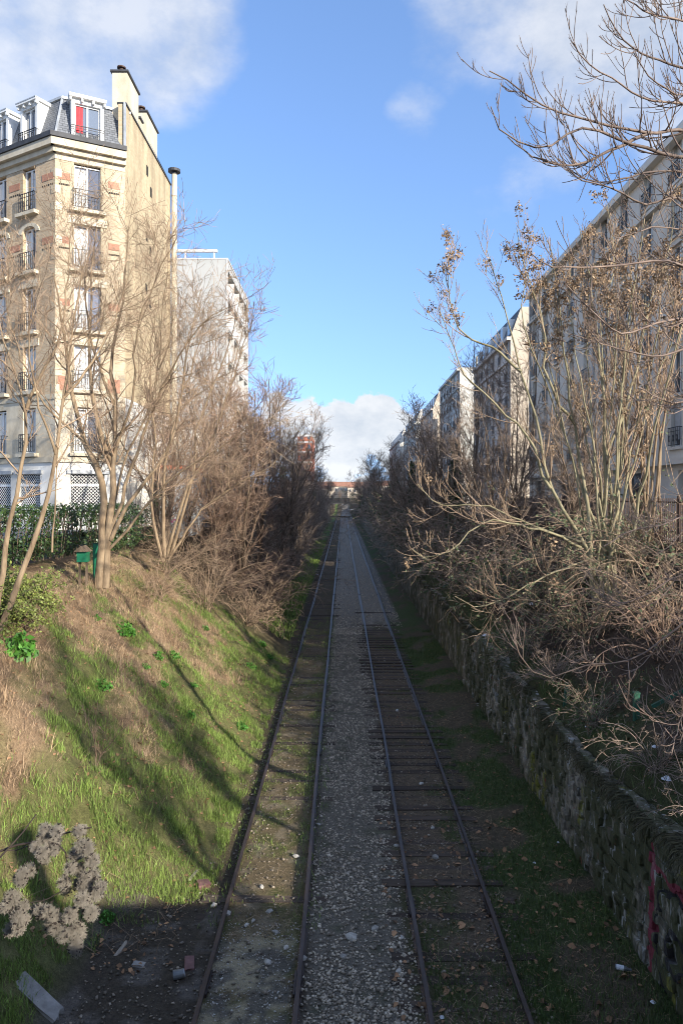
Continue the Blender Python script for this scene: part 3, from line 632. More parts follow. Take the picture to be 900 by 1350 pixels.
# ------------------------------------------------------------------ buildings
def facade(w, z0, z1, openings, depth=.22):
    """front sheet in local axes (x along the wall, y inwards, z up) with real openings and reveals"""
    us = sorted({0.0, w} | {o[0] for o in openings} | {o[1] for o in openings}); zs = sorted({z0, z1} | {o[2] for o in openings} | {o[3] for o in openings})
    us = [u for u in us if 0 <= u <= w]; zs = [z for z in zs if z0 <= z <= z1]; b = MB()
    for i in range(len(us) - 1):
        for j in range(len(zs) - 1):
            cu, cz = (us[i] + us[i + 1]) / 2, (zs[j] + zs[j + 1]) / 2
            if any(o[0] < cu < o[1] and o[2] < cz < o[3] for o in openings): continue
            b.quad((us[i], 0, zs[j]), (us[i + 1], 0, zs[j]), (us[i + 1], 0, zs[j + 1]), (us[i], 0, zs[j + 1]))
    for (a, c, e, f) in openings:
        b.quad((a, 0, e), (a, 0, f), (a, depth, f), (a, depth, e)); b.quad((c, 0, f), (c, 0, e), (c, depth, e), (c, depth, f))
        b.quad((a, 0, f), (c, 0, f), (c, depth, f), (a, depth, f)); b.quad((c, 0, e), (a, 0, e), (a, depth, e), (c, depth, e))
    return b
def win_meshes(w, h, key='white_paint', pane='glass', bars=2, frame=.06, rows=1):
    """casement frame and panes centred on x, sill at z=0, in local wall axes; y=0 is the frame's outer face"""
    f = MB(); f.box(-w / 2, -w / 2 + frame, 0, .07, 0, h); f.box(w / 2 - frame, w / 2, 0, .07, 0, h); f.box(-w / 2 + frame, w / 2 - frame, 0, .07, h - frame, h); f.box(-w / 2 + frame, w / 2 - frame, 0, .07, 0, frame * 1.4)
    for i in range(1, bars): x = -w / 2 + w * i / bars; f.box(x - frame * .75, x + frame * .75, -.01, .06, frame * 1.4, h - frame)
    for j in range(1, rows): z = h * j / rows; f.box(-w / 2 + frame, w / 2 - frame, .012, .05, z - .018, z + .018)
    p = MB(); p.box(-w / 2 + frame, w / 2 - frame, .062, .075, frame, h - frame)
    return f.mesh('window', M[key]), p.mesh('pane', M[pane])
def railing_mesh(w, h=.95, z=0.0, out=.12, n=9, matn='iron'):
    b = MB(); b.box(-w / 2, w / 2, -out - .02, -out + .02, z + h - .03, z + h); b.box(-w / 2, w / 2, -out - .015, -out + .015, z + .08, z + .105); b.box(-w / 2, w / 2, -out - .012, -out + .012, z + h * .78, z + h * .78 + .02)
    for i in range(n): x = -w / 2 + w * i / (n - 1); b.box(x - .011, x + .011, -out - .011, -out + .011, z + .1, z + h - .02)
    for i in range(0, n - 1, 2):
        x = -w / 2 + w * (i + .5) / (n - 1)
        for k in range(8):
            a0, a1 = k * .785, (k + 1) * .785; b.bar((x + .06 * math.cos(a0), -out, z + h * .45 + .15 * math.sin(a0)), (x + .06 * math.cos(a1), -out, z + h * .45 + .15 * math.sin(a1)), .014)
    for s in (-1, 1): b.box(s * w / 2 - .012, s * w / 2 + .012, -out, .05, z + h - .05, z + h - .025)
    return b.mesh('railing', M[matn])

def corner_house():
    C = np.array([-14.2, 35.6]); thL = math.atan2(-.5, .866); thM = math.atan2(.454, .891); WM = 3.36
    B = C + WM * np.array([.891, .454]); dL = np.array([.866, -.5]); LEN = 14.0; A = C - LEN * dL
    Dp = np.array([-11.2, 46.9]); E = np.array([-24, 56.])
    h = thing('apartment_house', 'tan brick corner apartment house with slate mansard roof and white dormers', 'house', (*C, 6.3))
    z0, zc = 6.3, 25.0
    Lw = lambda u: (*(C + dL * (u - LEN)), 0)         # u measured from the far end A
    floors = [(10.2, 12.5), (13.35, 15.6), (16.35, 18.6), (19.4, 21.65), (22.4, 24.7)]
    usL = [LEN - u for u in (1.97, 4.3, 6.6, 8.9, 11.2)]; tM = 1.52
    # openings per wall, cut in bands: rendered ground floor, stone first floor, brick above
    def wall(face, w, us, ww, z_a, z_b, m, org, th, extra=()):
        ops = [(u - ww / 2, u + ww / 2, a, b) for (a, b) in floors for u in us if a > z_a and b < z_b] + list(extra)
        facade(w, z_a, z_b, ops, .24).build('wall', m, h, (*org, 0), th)
    gl = [(u - .85, u + .85, 7.05, 9.15) for u in usL]
    wall('L', LEN, usL, 1.0, z0, 9.8, M['white_render'], A, thL, gl); wall('L', LEN, usL, 1.0, 9.8, 13.0, M['stone_cream'], A, thL); wall('L', LEN, usL, 1.0, 13.0, zc, M['brick_brown'], A, thL)
    gm = [(.75, 2.35, 7.05, 9.15)]
    wall('M', WM, [tM], 1.27, z0, 9.8, M['white_render'], C, thM, gm); wall('M', WM, [tM], 1.27, 9.8, 13.0, M['stone_cream'], C, thM); wall('M', WM, [tM], 1.27, 13.0, zc, M['brick_tan'], C, thM)
    # party wall: cream brick above, whitewashed below
    PW = Dp[1] - B[1]
    p = MB(); p.box(0, PW, 0, .35, 13.1, 28.25); p.build('wall', M['brick_party'], h, (*B, 0), math.pi / 2)['label'] = 'blank party wall of weathered cream brick'
    MB().box(0, PW, -.03, .33, z0, 13.1).build('wall', M['white_render'], h, (*B, 0), math.pi / 2)['label'] = 'whitewashed foot of the party wall'
    MB().box(-.02, PW, -.06, .42, 28.26, 28.34).build('coping', M['lead'], h, (*B, 0), math.pi / 2)
    MB().box(-.1, .05, -.03, .05, 25.9, 28.3).build('flashing', M['zinc'], h, (*B, 0), math.pi / 2)
    for (y, z) in ((4.0, 26.4), (4.8, 25.5), (3.9, 22.6), (4.7, 22.0), (3.8, 19.6), (4.6, 18.9)): MB().box(y, y + .3, -.025, -.003, z, z + .55).build('vent', M['dark_inside'], h, (*B, 0), math.pi / 2)
    MB().quad((*Dp, z0), (*E, z0), (*E, 28), (*Dp, 28)).build('back_wall', M['stone_cream'], h); MB().quad((*E, z0), (*A, z0), (*A, 28), (*E, 28)).build('back_wall', M['stone_cream'], h)
    # pale stone dressing: bands, cornice, gutter
    def strip(nm, m, out, za, zb, inset=0.0):
        MB().box(0, LEN + out * .53, -out, -.002 - inset, za, zb).build(nm, m, h, (*A, 0), thL); MB().box(-out * .53, WM, -out - .002, -.004 - inset, za, zb).build(nm, m, h, (*C, 0), thM)
    strip('stone_band', M['stone_cream'], .10, 9.72, 9.98); strip('stone_band', M['stone_cream'], .05, 12.85, 13.1); strip('stone_band', M['stone_cream'], .025, 24.72, 25.02)
    strip('cornice', M['stone_cream'], .22, 25.0, 25.25); strip('cornice', M['stone_cream'], .42, 25.26, 25.62); strip('gutter', M['lead'], .50, 25.63, 25.86)
    # mansard
    C1 = C + np.array([.03, 1.137]) * .75; A1 = A + .75 * np.array([.5, .866]); B1 = np.array([-11.2, B[1] + .85]); zr = 28.15
    def slope(org, th, P0, P1, Q1, Q0, nm):
        du = np.array([math.cos(th), math.sin(th)]); dn = np.array([-math.sin(th), math.cos(th)])
        loc = lambda P, z: (float((P - org) @ du), float((P - org) @ dn), z)
        MB().quad(loc(P0, 25.86), loc(P1, 25.86), loc(Q1, zr), loc(Q0, zr)).build(nm, M['slate'], h, (*org, 0), th)
    slope(A, thL, A, C, C1, A1, 'mansard_slope'); slope(C, thM, C, B, B1, C1, 'mansard_slope')
    MB().poly([(*A1, zr), (*C1, zr), (*B1, zr), (*Dp, zr), (*E, zr)]).build('roof_deck', M['zinc'], h)
    MB().bar((*A1, zr + .04), (*C1, zr + .04), .18, .12).build('ridge_flashing', M['zinc'], h); MB().bar((*C1, zr + .041), (*B1, zr + .041), .18, .12).build('ridge_flashing', M['zinc'], h); MB().bar((*C, 25.9), (*C1, zr), .10, .06).build('ridge_flashing', M['zinc'], h)
    # dormers
    def dormer(org, th, u, w, red):
        H = 2.02; zb = 25.9
        d = MB(); d.box(u - w / 2 - .17, u - w / 2, -.02, 1.1, zb, zb + H); d.box(u + w / 2, u + w / 2 + .17, -.02, 1.1, zb, zb + H); d.box(u - w / 2, u + w / 2, -.02, 1.1, zb + H - .22, zb + H); d.box(u - w / 2, u + w / 2, .02, 1.1, zb, zb + .12)
        o = d.build('dormer', M['white_paint'], h, (*org, 0), th)
        c = MB(); c.box(u - w / 2 - .27, u + w / 2 + .27, -.22, 1.2, zb + H, zb + H + .10)
        for k in range(4): x = u - w / 2 - .2 + (w + .4) * k / 3; c.box(x - .05, x + .05, -.18, -.021, zb + H - .16, zb + H - .002)
        c.build('dormer_cap', M['white_paint'], o, sub=True); MB().box(u - w / 2 - .29, u + w / 2 + .29, -.24, 1.2, zb + H + .102, zb + H + .15).build('dormer_roof', M['zinc'], o, sub=True)
        f, pn = win_meshes(w, H - .36); wo = link('dormer_window', f, o, (u, .10, zb + .13), sub=True)
        MB().box(u - w / 2 + .06, u + w / 2 - .06, .165, .18, zb + .2, zb + H - .3).build('pane', M['glass_blue'], o, sub=True)
        if red: MB().box(u - w / 2 + .08, u - .20, .145, .160, zb + .2, zb + H - .32).build('curtain', M['curtain_red'], o, sub=True)
        link('railing', railing_mesh(w + .35, .62, 0, .14, 9), o, (u, .0, zb + .02), sub=True)
    dormer(C, thM, 1.52, 1.22, True)
    for u in usL[:4]: dormer(A, thL, u, 1.0, False)
    # windows with sills, railings, lintels
    fM, pM = win_meshes(1.27, 2.25); fL, pL = win_meshes(1.0, 2.25); rM = railing_mesh(1.45, .98, 0, .16, 11); rL = railing_mesh(1.2, .98, 0, .16, 9)
    sM = MB().box(-.85, .85, -.28, .0, -.16, -.005).mesh('sill', M['stone_cream']); sL = MB().box(-.75, .75, -.30, .0, -.18, -.005).mesh('sill', M['stone_cream'])
    cur = {k: [MB().box(-w / 2 + .07, -.06, .05, .0615, .08, 2.1).mesh('curtain', M['curtain']), MB().box(.06, w / 2 - .07, .05, .0615, .08, 2.1).mesh('curtain', M['curtain'])] for k, w in (('M', 1.27), ('L', 1.0))}
    r = np.random.default_rng(12)
    def window(k, org, th, u, a):
        du = np.array([math.cos(th), math.sin(th)]); dn = np.array([-math.sin(th), math.cos(th)]); P = org + du * u + dn * .17
        o = link('window', fM if k == 'M' else fL, h, (*P, a), th)
        link('pane', pM if k == 'M' else pL, o, sub=True)
        for c in cur[k]:
            if r.random() < .55: link('curtain', c, o, sub=True)
        P0 = org + du * u; link('sill', sM if k == 'M' else sL, o, (0, -.17, 0), sub=True)
        link('railing', rM if k == 'M' else rL, o, (0, -.17, 0), sub=True)
    for fi, (a, b) in enumerate(floors):
        window('M', C, thM, tM, a)
        for u in usL[1:] if False else usL: window('L', A, thL, u, a)
    def plate(nm, m, org, th, u0, u1, za, zb, out=.03): return MB().box(u0, u1, -out, -.002, za, zb).build(nm, m, h, (*org, 0), th)
    # pale lintels and red brick panels with a row of dark slots
    for fi, (a, b) in enumerate(floors[1:]):
        for (org, th, us, ww) in ((C, thM, [tM], 1.27), (A, thL, usL, 1.0)):
            for u in us:
                if fi == 2 and org is A:
                    arc = MB(); n = 10
                    for k in range(n):
                        q0, q1 = math.pi * k / n, math.pi * (k + 1) / n; f = lambda q, rr: (u + rr * math.cos(q) * 1.05, -.05, b - .25 + rr * .62 * math.sin(q))
                        arc.quad(f(q0, .52), f(q1, .52), f(q1, .78), f(q0, .78))
                        g = lambda q, rr: (u + rr * math.cos(q) * 1.05, .1, b - .25 + rr * .62 * math.sin(q)); arc.quad(f(q0, .52), g(q0, .52), g(q1, .52), f(q1, .52)); arc.quad(f(q0, .78), f(q1, .78), g(q1, .78), g(q0, .78))
                    arc.build('arch', M['stone_cream'], h, (*org, 0), th)
                elif fi == 3: pass
                else: plate('lintel', M['stone_cream'], org, th, u - ww / 2 - .28, u + ww / 2 + .28, b + .01, b + .38, .06)
    def red(org, th, u, w, z):
        plate('brick_panel', M['brick_red'], org, th, u - w / 2, u + w / 2, z, z + .34, .02)
        for k in range(6): x = u - w / 2 + .06 + (w - .12) * k / 5; plate('slot', M['dark_inside'], org, th, x - .035, x + .035, z - .28, z - .19, .012)
    for u in (.42, 2.80): red(C, thM, u, .55, 23.75); red(C, thM, u, .55, 20.6); red(C, thM, u, .55, 17.5)
    for u in [LEN - .55] + [x - 1.15 for x in usL]: red(A, thL, u, .85, 23.75); red(A, thL, u, .85, 20.6)
    for u in (.42, 2.80): plate('brick_panel', M['brick_red'], C, thM, u - .3, u + .3, 13.3, 14.0, .02)
    for k in range(14): zq = 13.2 + k * .82; plate('quoin', M['stone_cream'], C, thM, 0.004, .20 + (.12 if k % 2 else 0), zq, zq + .38, .022); plate('quoin', M['brick_tan'], A, thL, LEN - .30, LEN - .004, zq, zq + .40, .018)
    # lattice shutters of the shop floor
    def lattice(org, th, u0, u1, za, zb):
        MB().box(u0, u1, .22, .235, za, zb).build('shop_opening', M['dark_inside'], h, (*org, 0), th)
        b = MB(); s = .17; w, hh = u1 - u0, zb - za; n = int((w + hh) / s) + 1
        for k in range(n):
            t = k * s
            for sg in (1, -1):
                xa, xb = max(0, t - hh), min(w, t); zA, zB = t - xa, t - xb
                pa, pb = (xa, zA), (xb, zB)
                if xb - xa < .02: continue
                f = (lambda q: (u0 + q[0], .12 if sg == 1 else .135, za + q[1])) if sg == 1 else (lambda q: (u1 - q[0], .135, za + q[1]))
                b.bar(f(pa), f(pb), .012, .022)
        b.box(u0, u1, .10, .15, zb - .62, zb - .5); b.build('lattice_shutter', M['white_paint'], h, (*org, 0), th)
    lattice(C, thM, .75, 2.35, 7.05, 9.15)
    for u in usL[:3]: pass
    for u in usL: lattice(A, thL, u - .85, u + .85, 7.05, 9.15)
    for (org, th, us, w) in ((C, thM, [1.55], 2.0), (A, thL, usL, 2.1)):
        for u in us: plate('blind_box', M['grey_paint'], org, th, u - w / 2, u + w / 2, 9.16, 9.34, .12)
    # chimneys and flue pipe on the party wall
    def chimney(y0, y1, zt, za, n):
        c = MB().box(-12.0, -11.22, y0, y1, za, zt).build('chimney', M['stone_cream'], h); MB().box(-12.08, -11.14, y0 - .08, y1 + .08, zt, zt + .1).build('chimney_cap', M['lead'], c, (-WORLD[c.name] * 0), sub=True)
        for k in range(n):
            y = y0 + .3 + (y1 - y0 - .6) * k / max(n - 1, 1); MB().cyl((-11.6, y, zt + .1), (-11.6, y, zt + .35), .16, .12).cyl((-11.6, y, zt + .36), (-11.6, y, zt + .43), .23).build('chimney_pot', M['iron_rust'], c, sub=True)
    chimney(37.5, 39.6, 30.1, 27.6, 1); chimney(39.8, 40.3, 28.9, 27.6, 0); chimney(41.2, 43.6, 30.0, 27.6, 1)
    f = MB(); f.cyl((-10.93, 46.75, 8.2), (-10.93, 46.75, 28.9), .17, n=12); f.build('flue_pipe', M['stone_cream'], h)
    MB().cyl((-10.93, 46.75, 28.91), (-10.93, 46.75, 29.05), .17, .17).cyl((-10.93, 46.75, 29.06), (-10.93, 46.75, 29.22), .40, .40, 14).build('flue_cap', M['lead'], h)
    for z in (12, 16, 20, 24, 27.5): MB().cyl((-10.93, 46.75, z), (-10.93, 46.75, z + .1), .20, n=12).build('flue_collar', M['grey_paint'], h)
    MB().bar((-11.23, 42.0, 28.6), (-11.2, 46.8, 28.4), .02).build('guy_wire', M['iron'], h)
corner_house()

def grey_slab():
    x1, y0, y1, zt = -10.4, 65.0, 79.2, 29.4
    h = thing('apartment_block', 'pale grey concrete apartment block with stacked white balconies behind the brick house', 'building', (-14, 65, 6.3))
    b = MB(); b.box(-30, x1 - 1.3, y0, y1, 6.3, zt); b.box(x1 - 1.3, x1, y0, y0 + .22, 6.3, zt); b.box(x1 - 1.3, x1, y1 - .22, y1, 6.3, zt); b.box(x1 - 1.3, x1, y0 + .22, y1 - .22, zt - .9, zt)
    b.build('wall', M['panel_grey'], h)
    for k in range(1, 8): z = 6.3 + k * 2.9; MB().box(-30, x1 + .002, y0 - .012, y0 - .001, z, z + .03).build('panel_joint', M['grey_paint'], h)
    MB().box(x1 - .12, x1 + .03, y0 - .03, y0 - .013, 6.3, zt).build('corner_trim', M['conc_white'], h)
    MB().box(-30, x1 + .05, y0 - .04, y1 + .04, zt, zt + .14).build('coping', M['conc_white'], h)
    w = 3.35; sl = MB().box(-1.3, .02, 0, w - .12, 0, .16).mesh('floor_slab', M['conc_white']); pa = MB().box(-.10, .10, 0, w - .5, .161, 1.12).mesh('parapet', M['conc_white']); di = MB().box(-1.3, .06, w - .115, w - .005, -.3, 2.5).mesh('divider', M['conc_white'])
    wi = MB().box(-1.29, -1.27, .4, 2.5, .2, 2.3).mesh('balcony_window', M['glass'])
    for f in range(8):
        for k in range(4):
            P = (x1, y0 + .3 + k * w, 6.5 + f * 2.75); o = link('balcony', sl, h, P); link('parapet', pa, o, sub=True); link('divider', di, o, sub=True); link('balcony_window', wi, o, sub=True)
    r = MB(); r.bar((-29, y0 + .5, zt + .95), (x1 - 1, y0 + .5, zt + .95), .30, .22)
    for k in range(7): x = x1 - 1.3 - k * 2.6; r.box(x - .06, x + .06, y0 + .45, y0 + .55, zt + .14, zt + .9)
    r.build('roof_rail', M['conc_white'], h)
    # low white annexe and shed in front of it
    a = thing('annexe', 'low whitewashed annexe wall below the grey apartment block', 'building', (-12, 52, 6.3)); MB().box(-18, -10.9, 50, 60, 6.2, 13.2).build('wall', M['white_render'], a); MB().box(-18.1, -10.8, 49.9, 60.1, 13.21, 13.4).build('coping', M['zinc'], a)
    MB().box(-14.2, -12.4, 49.93, 49.97, 9.0, 11.4).build('window', M['glass'], a)
    s = thing('shed', 'small grey shed with red roof edge and pink graffiti behind brambles', 'shed', (-10.4, 44, 5.8))
    MB().box(-10.75, -9.4, 42.2, 48, 5.6, 9.6).build('wall', M['grey_paint'], s); MB().box(-10.85, -9.3, 42.1, 48.1, 9.61, 9.85).build('roof_edge', M['fac_red'], s)
    g = MB()
    for k in range(7):
        q = -10.6 + k * .15; g.bar((q, 42.19, 6.5 + .2 * (k % 2)), (q + .15, 42.19, 6.5 + .2 * ((k + 1) % 2)), .01, .06)
    g.build('graffiti', mat('spray_pink', (.55, .10, .25)), s)
grey_slab()

def terrace_block(name, label, x, ya, yb, depth, zt, floors, spacing, wallm, roof='flat', endm=None, rail=True, ww=1.05, wh=2.0, ground=True, attic=False):
    """street front facing the cutting (towards -x); the near end wall faces the camera"""
    h = thing(name, label, 'building', (x, ya, 6.3)); L_ = yb - ya; z0 = 6.3; gh = 3.6; fh = (zt - z0 - gh) / floors; ops = []; spots = []
    n = max(2, int(L_ / spacing))
    for f in range(floors):
        for k in range(n):
            u = L_ * (k + .5) / n; z = z0 + gh + f * fh + .35; ops.append((u - ww / 2, u + ww / 2, z, z + wh)); spots.append((u, z))
    sh = []
    if ground:
        for k in range(max(1, n // 2)):
            u = L_ * (k + .5) / max(1, n // 2); ops.append((u - 1.3, u + 1.3, z0 + .15, z0 + 2.9)); sh.append(u)
    facade(L_, z0, zt, ops, .3).build('wall', wallm, h, (x, yb, 0), -math.pi / 2)
    e = MB(); e.box(x + .32, x + depth, ya, yb, z0, zt - .02); e.build('inner_block', M['dark_inside'], h)
    MB().box(x, x + depth, ya - .05, ya - .004, z0, zt).build('end_wall', endm or wallm, h)
    MB().box(x, x + depth, yb + .004, yb + .05, z0, zt).build('end_wall', endm or wallm, h)
    f, p = win_meshes(ww, wh); rl = railing_mesh(ww + .1, .9, 0, .10, 7); si = MB().box(-ww / 2 - .12, ww / 2 + .12, -.14, 0, -.12, -.004).mesh('sill', wallm)
    rc = np.random.default_rng(int(ya)); cu = [MB().box(s0 * ww, s1 * ww, .048, .0605, wh * zz, wh - .08).mesh('curtain', M['curtain']) for s0, s1, zz in ((-.42, -.06, .05), (.06, .42, .05), (-.42, .42, .5), (-.42, .42, .72))]; shm = MB().box(-ww / 2 + .02, ww / 2 - .02, -.03, -.012, .35, wh - .02).mesh('shutter', M['grey_paint'])
    for q in (.02, .5, .985): MB().cyl((x - .08, ya + L_ * q + .1, z0 + 3.5), (x - .08, ya + L_ * q + .1, zt - .35), .06, n=8).build('downpipe', M['grey_paint'], h)
    for (u, z) in spots:
        o = link('window', f, h, (x + .2, yb - u, z), -math.pi / 2); link('pane', p, o, sub=True); v = rc.random()
        if v < .5: link('curtain', cu[int(v * 8)], o, sub=True)
        elif v < .6: link('shutter', shm, o, sub=True)
        if rail: link('railing', rl, o, (0, -.2, 0), sub=True)
        link('sill', si, o, (0, -.2, 0), sub=True)
    for u in sh: MB().box(x + .22, x + .25, yb - u - 1.3, yb - u + 1.3, z0 + .15, z0 + 2.9).build('shop_window', M['glass'], h)
    def band(nm, m, z, hh, out): MB().box(x - out, x - .002, ya - .06, yb + .06, z, z + hh).build(nm, m, h)
    band('ledge', wallm, z0 + 3.15, .28, .35); band('cornice', wallm, zt - .32, .32, .38)
    if floors > 3: band('ledge', wallm, z0 + gh + (floors - 1) * fh - .1, .16, .22)
    if roof == 'flat': MB().box(x - .3, x + depth, ya - .1, yb + .1, zt + .002, zt + .14).build('roof', M['zinc'], h)
    else:
        H = 3.0 if roof == 'mansard' else 2.2; sl = 1.1 if roof == 'mansard' else 2.6
        m = MB(); A = [(x, ya, zt), (x, yb, zt), (x + sl, yb, zt + H), (x + sl, ya, zt + H)]; m.quad(A[1], A[0], A[3], A[2]); m.quad((x + sl, ya, zt + H), (x + depth, ya, zt + H), (x + depth, yb, zt + H), (x + sl, yb, zt + H))
        m.build('roof', M['roof_dark'], h); MB().poly([(x, ya, zt), (x + depth, ya, zt), (x + depth, ya, zt + H), (x + sl, ya, zt + H)]).build('gable', endm or wallm, h)
        dm = MB(); dm.box(-.6, .6, -.05, 1.2, 0, 1.7); dmm = dm.mesh('dormer', M['white_paint']); dg = MB().box(-.4, .4, -.06, -.052, .2, 1.5).mesh('pane', M['glass'])
        for k in range(n): o = link('dormer', dmm, h, (x + .25, yb - L_ * (k + .5) / n, zt + .3), -math.pi / 2); link('pane', dg, o, sub=True)
    for k in range(2): q = ya + L_ * (k + .35) / 2; c = MB().box(x + 3, x + 4.6, q, q + .6, zt, zt + 2.4).build('chimney', M['stone_cream'], h)
    return h
terrace_block('apartment_block', 'long pale grey apartment front rising highest behind the bare tree on the right', 15.0, 28, 58.0, 11, 24.2, 6, 2.75, M['fac_grey'])
terrace_block('apartment_block', 'apartment block with sunlit cream end wall beyond the long grey front', 16.7, 72, 91.5, 9, 24.0, 6, 2.8, M['fac_pink'], 'mansard', M['fac_cream'])
terrace_block('apartment_block', 'white apartment block with bright narrow end wall, third along on the right', 16.5, 102, 122, 9, 26.2, 6, 2.9, M['fac_white'])
terrace_block('apartment_block', 'narrow pink apartment house squeezed between white blocks on the right', 16.2, 130, 150, 9, 24.0, 5, 2.8, M['fac_pink'], 'mansard', M['fac_cream'], rail=False)
terrace_block('apartment_block', 'distant white apartment house with dark mansard on the right', 15.7, 156, 185, 9, 24.0, 5, 3.1, M['fac_white'], 'mansard', M['fac_white'], rail=False)
terrace_block('apartment_block', 'farthest grey apartment house at the end of the right row', 15.0, 190, 230, 9, 23.0, 5, 3.4, M['fac_grey'], 'mansard', M['fac_white'], rail=False)

def far_things():
    # red brick tower seen over the left thicket
    h = thing('brick_tower_block', 'far red brick tower block with white bands above the left thicket', 'building', (-12, 215, 6.3))
    MB().box(-13.5, -9.2, 215, 235, 6.3, 26).build('wall', M['fac_red'], h); MB().box(-13.6, -9.1, 214.9, 235.1, 26.01, 26.6).build('parapet', M['conc_white'], h)
    for k in range(6): z = 9 + k * 3; MB().box(-13.55, -9.15, 214.93, 214.98, z, z + .6).build('band', M['conc_white'], h)
    for k in range(6):
        for j in range(2): MB().box(-10.6 - j * 2.2, -9.7 - j * 2.2, 214.93, 214.97, 10.2 + k * 3, 11.6 + k * 3).build('window', M['glass'], h)
    # bridge closing the view
    b = thing('footbridge', 'dark girder bridge crossing the tracks far away', 'bridge', (0, 285, 0))
    MB().box(-14, 16, 285, 289, 5.7, 6.6).build('deck', M['bridge_dark'], b); MB().box(-14, 16, 284.8, 284.98, 5.3, 7.7).build('girder', M['bridge_dark'], b); MB().box(-14, -5.4, 284.9, 290, -.5, 5.69).build('abutment', M['concrete'], b); MB().box(6.2, 16, 284.9, 290, -.5, 5.69).build('abutment', M['concrete'], b)
    for k in range(13): MB().box(-13 + k * 2.3, -12.85 + k * 2.3, 284.7, 284.79, 6.0, 8.1).build('railing_post', M['bridge_dark'], b)
    MB().box(-13, 15, 284.7, 284.79, 8.1, 8.2).build('top_rail', M['bridge_dark'], b)
    b2 = thing('road_bridge', 'second bridge further along seen beneath the far girder', 'bridge', (0, 345, 0)); MB().box(-20, 20, 345, 352, 4.6, 6.0).build('deck', M['concrete'], b2); MB().box(-20, 20, 344.8, 344.98, 5.2, 6.9).build('parapet', M['conc_white'], b2)
    f = thing('barrier', 'low dark barrier across the far end of the tracks', 'barrier', (0, 266, 0)); MB().box(-4.6, 2.6, 266, 266.3, .35, .95).build('board', M['bridge_dark'], f)
    for x in (-4.3, -1, 2.2): MB().box(x - .1, x + .1, 266.05, 266.25, -.1, .348).build('leg', M['bridge_dark'], f)
    s = thing('platform_canopy', 'white slanted canopy beside the far bridge on the right', 'canopy', (4.5, 262, 0)); MB().poly([(2.6, 262, 3.2), (6.4, 262, 4.4), (6.4, 268, 4.4), (2.6, 268, 3.2)]).poly([(2.6, 268, 3.0), (6.4, 268, 4.2), (6.4, 262, 4.2), (2.6, 262, 3.0)]).poly([(2.6, 262, 3.0), (6.4, 262, 4.2), (6.4, 262, 4.4), (2.6, 262, 3.2)]).build('roof', M['conc_white'], s)
    for y in (262.6, 267): MB().box(4.3, 4.5, y, y + .2, 0, 3.5).build('post', M['bridge_dark'], s)
    # far houses with tiled roofs
    r = np.random.default_rng(8); spots = [(-16, 455, 12, 7.5), (-3, 470, 13, 9), (9, 460, 12, 8.2), (24, 500, 16, 10), (-30, 520, 16, 11), (2, 560, 18, 11), (-14, 600, 16, 12), (18, 610, 16, 12), (40, 560, 16, 12)]
    words = ['leftmost', 'second from the left', 'central', 'right hand', 'far left', 'rearmost central', 'rear left', 'rear right', 'far right']
    for (x, y, w, hh), wd in zip(spots, words):
        h = thing('town_house', f'{wd} red tiled house in the distant town beyond the bridges', 'house', (x, y, 6), 'distant town houses'); MB().box(x - w / 2, x + w / 2, y, y + 10, 5.8, 5.8 + hh).build('wall', M['fac_cream'] if int(y) % 3 else M['fac_white'], h)
        z = 5.8 + hh; rf = MB(); rf.quad((x - w / 2 - .4, y - .4, z), (x + w / 2 + .4, y - .4, z), (x + w / 2 + .4, y + 5, z + 3), (x - w / 2 - .4, y + 5, z + 3)).quad((x + w / 2 + .4, y + 10.4, z), (x - w / 2 - .4, y + 10.4, z), (x - w / 2 - .4, y + 5, z + 3), (x + w / 2 + .4, y + 5, z + 3)); rf.build('roof', M['roof_red'], h)
        for k in range(4): q = x - w / 2 + w * (k + .5) / 4; MB().box(q - .6, q + .6, y - .05, y - .01, z - 3, z - 1.2).build('window', M['glass'], h)
far_things()
# ------------------------------------------------------------------ trees and shrubs
def tubes(P, R, sides):
    """P (N,K,3) centre lines, R (N,K) radii -> vertices, quads"""
    N_, K, _ = P.shape
    T = np.empty_like(P); T[:, 1:-1] = P[:, 2:] - P[:, :-2]; T[:, 0] = P[:, 1] - P[:, 0]; T[:, -1] = P[:, -1] - P[:, -2]; T = nrm(T)
    mt = nrm(P[:, -1] - P[:, 0]); ref = np.where(np.abs(mt[:, 2:3]) < .8, np.array([[0, 0, 1.0]]), np.array([[1.0, 0, 0]]))
    a = ref[:, None] - (ref[:, None] * T).sum(-1, keepdims=True) * T; a = nrm(a); b = np.cross(T, a)
    w = np.arange(sides) * 2 * math.pi / sides
    V = P[:, :, None] + R[:, :, None, None] * (np.cos(w)[None, None, :, None] * a[:, :, None] + np.sin(w)[None, None, :, None] * b[:, :, None])
    n = (np.arange(N_) * K * sides)[:, None, None]; k = (np.arange(K - 1) * sides)[None, :, None]; s = np.arange(sides)[None, None]; s2 = (s + 1) % sides
    F = np.stack([n + k + s, n + k + s2, n + k + sides + s2, n + k + sides + s], -1).reshape(-1, 4)
    return V.reshape(-1, 3), F
def merge(parts):
    Vs, Fs, n = [], [], 0
    for V, F in parts: Vs.append(V); Fs.append(F + n); n += len(V)
    return np.concatenate(Vs), np.concatenate(Fs)
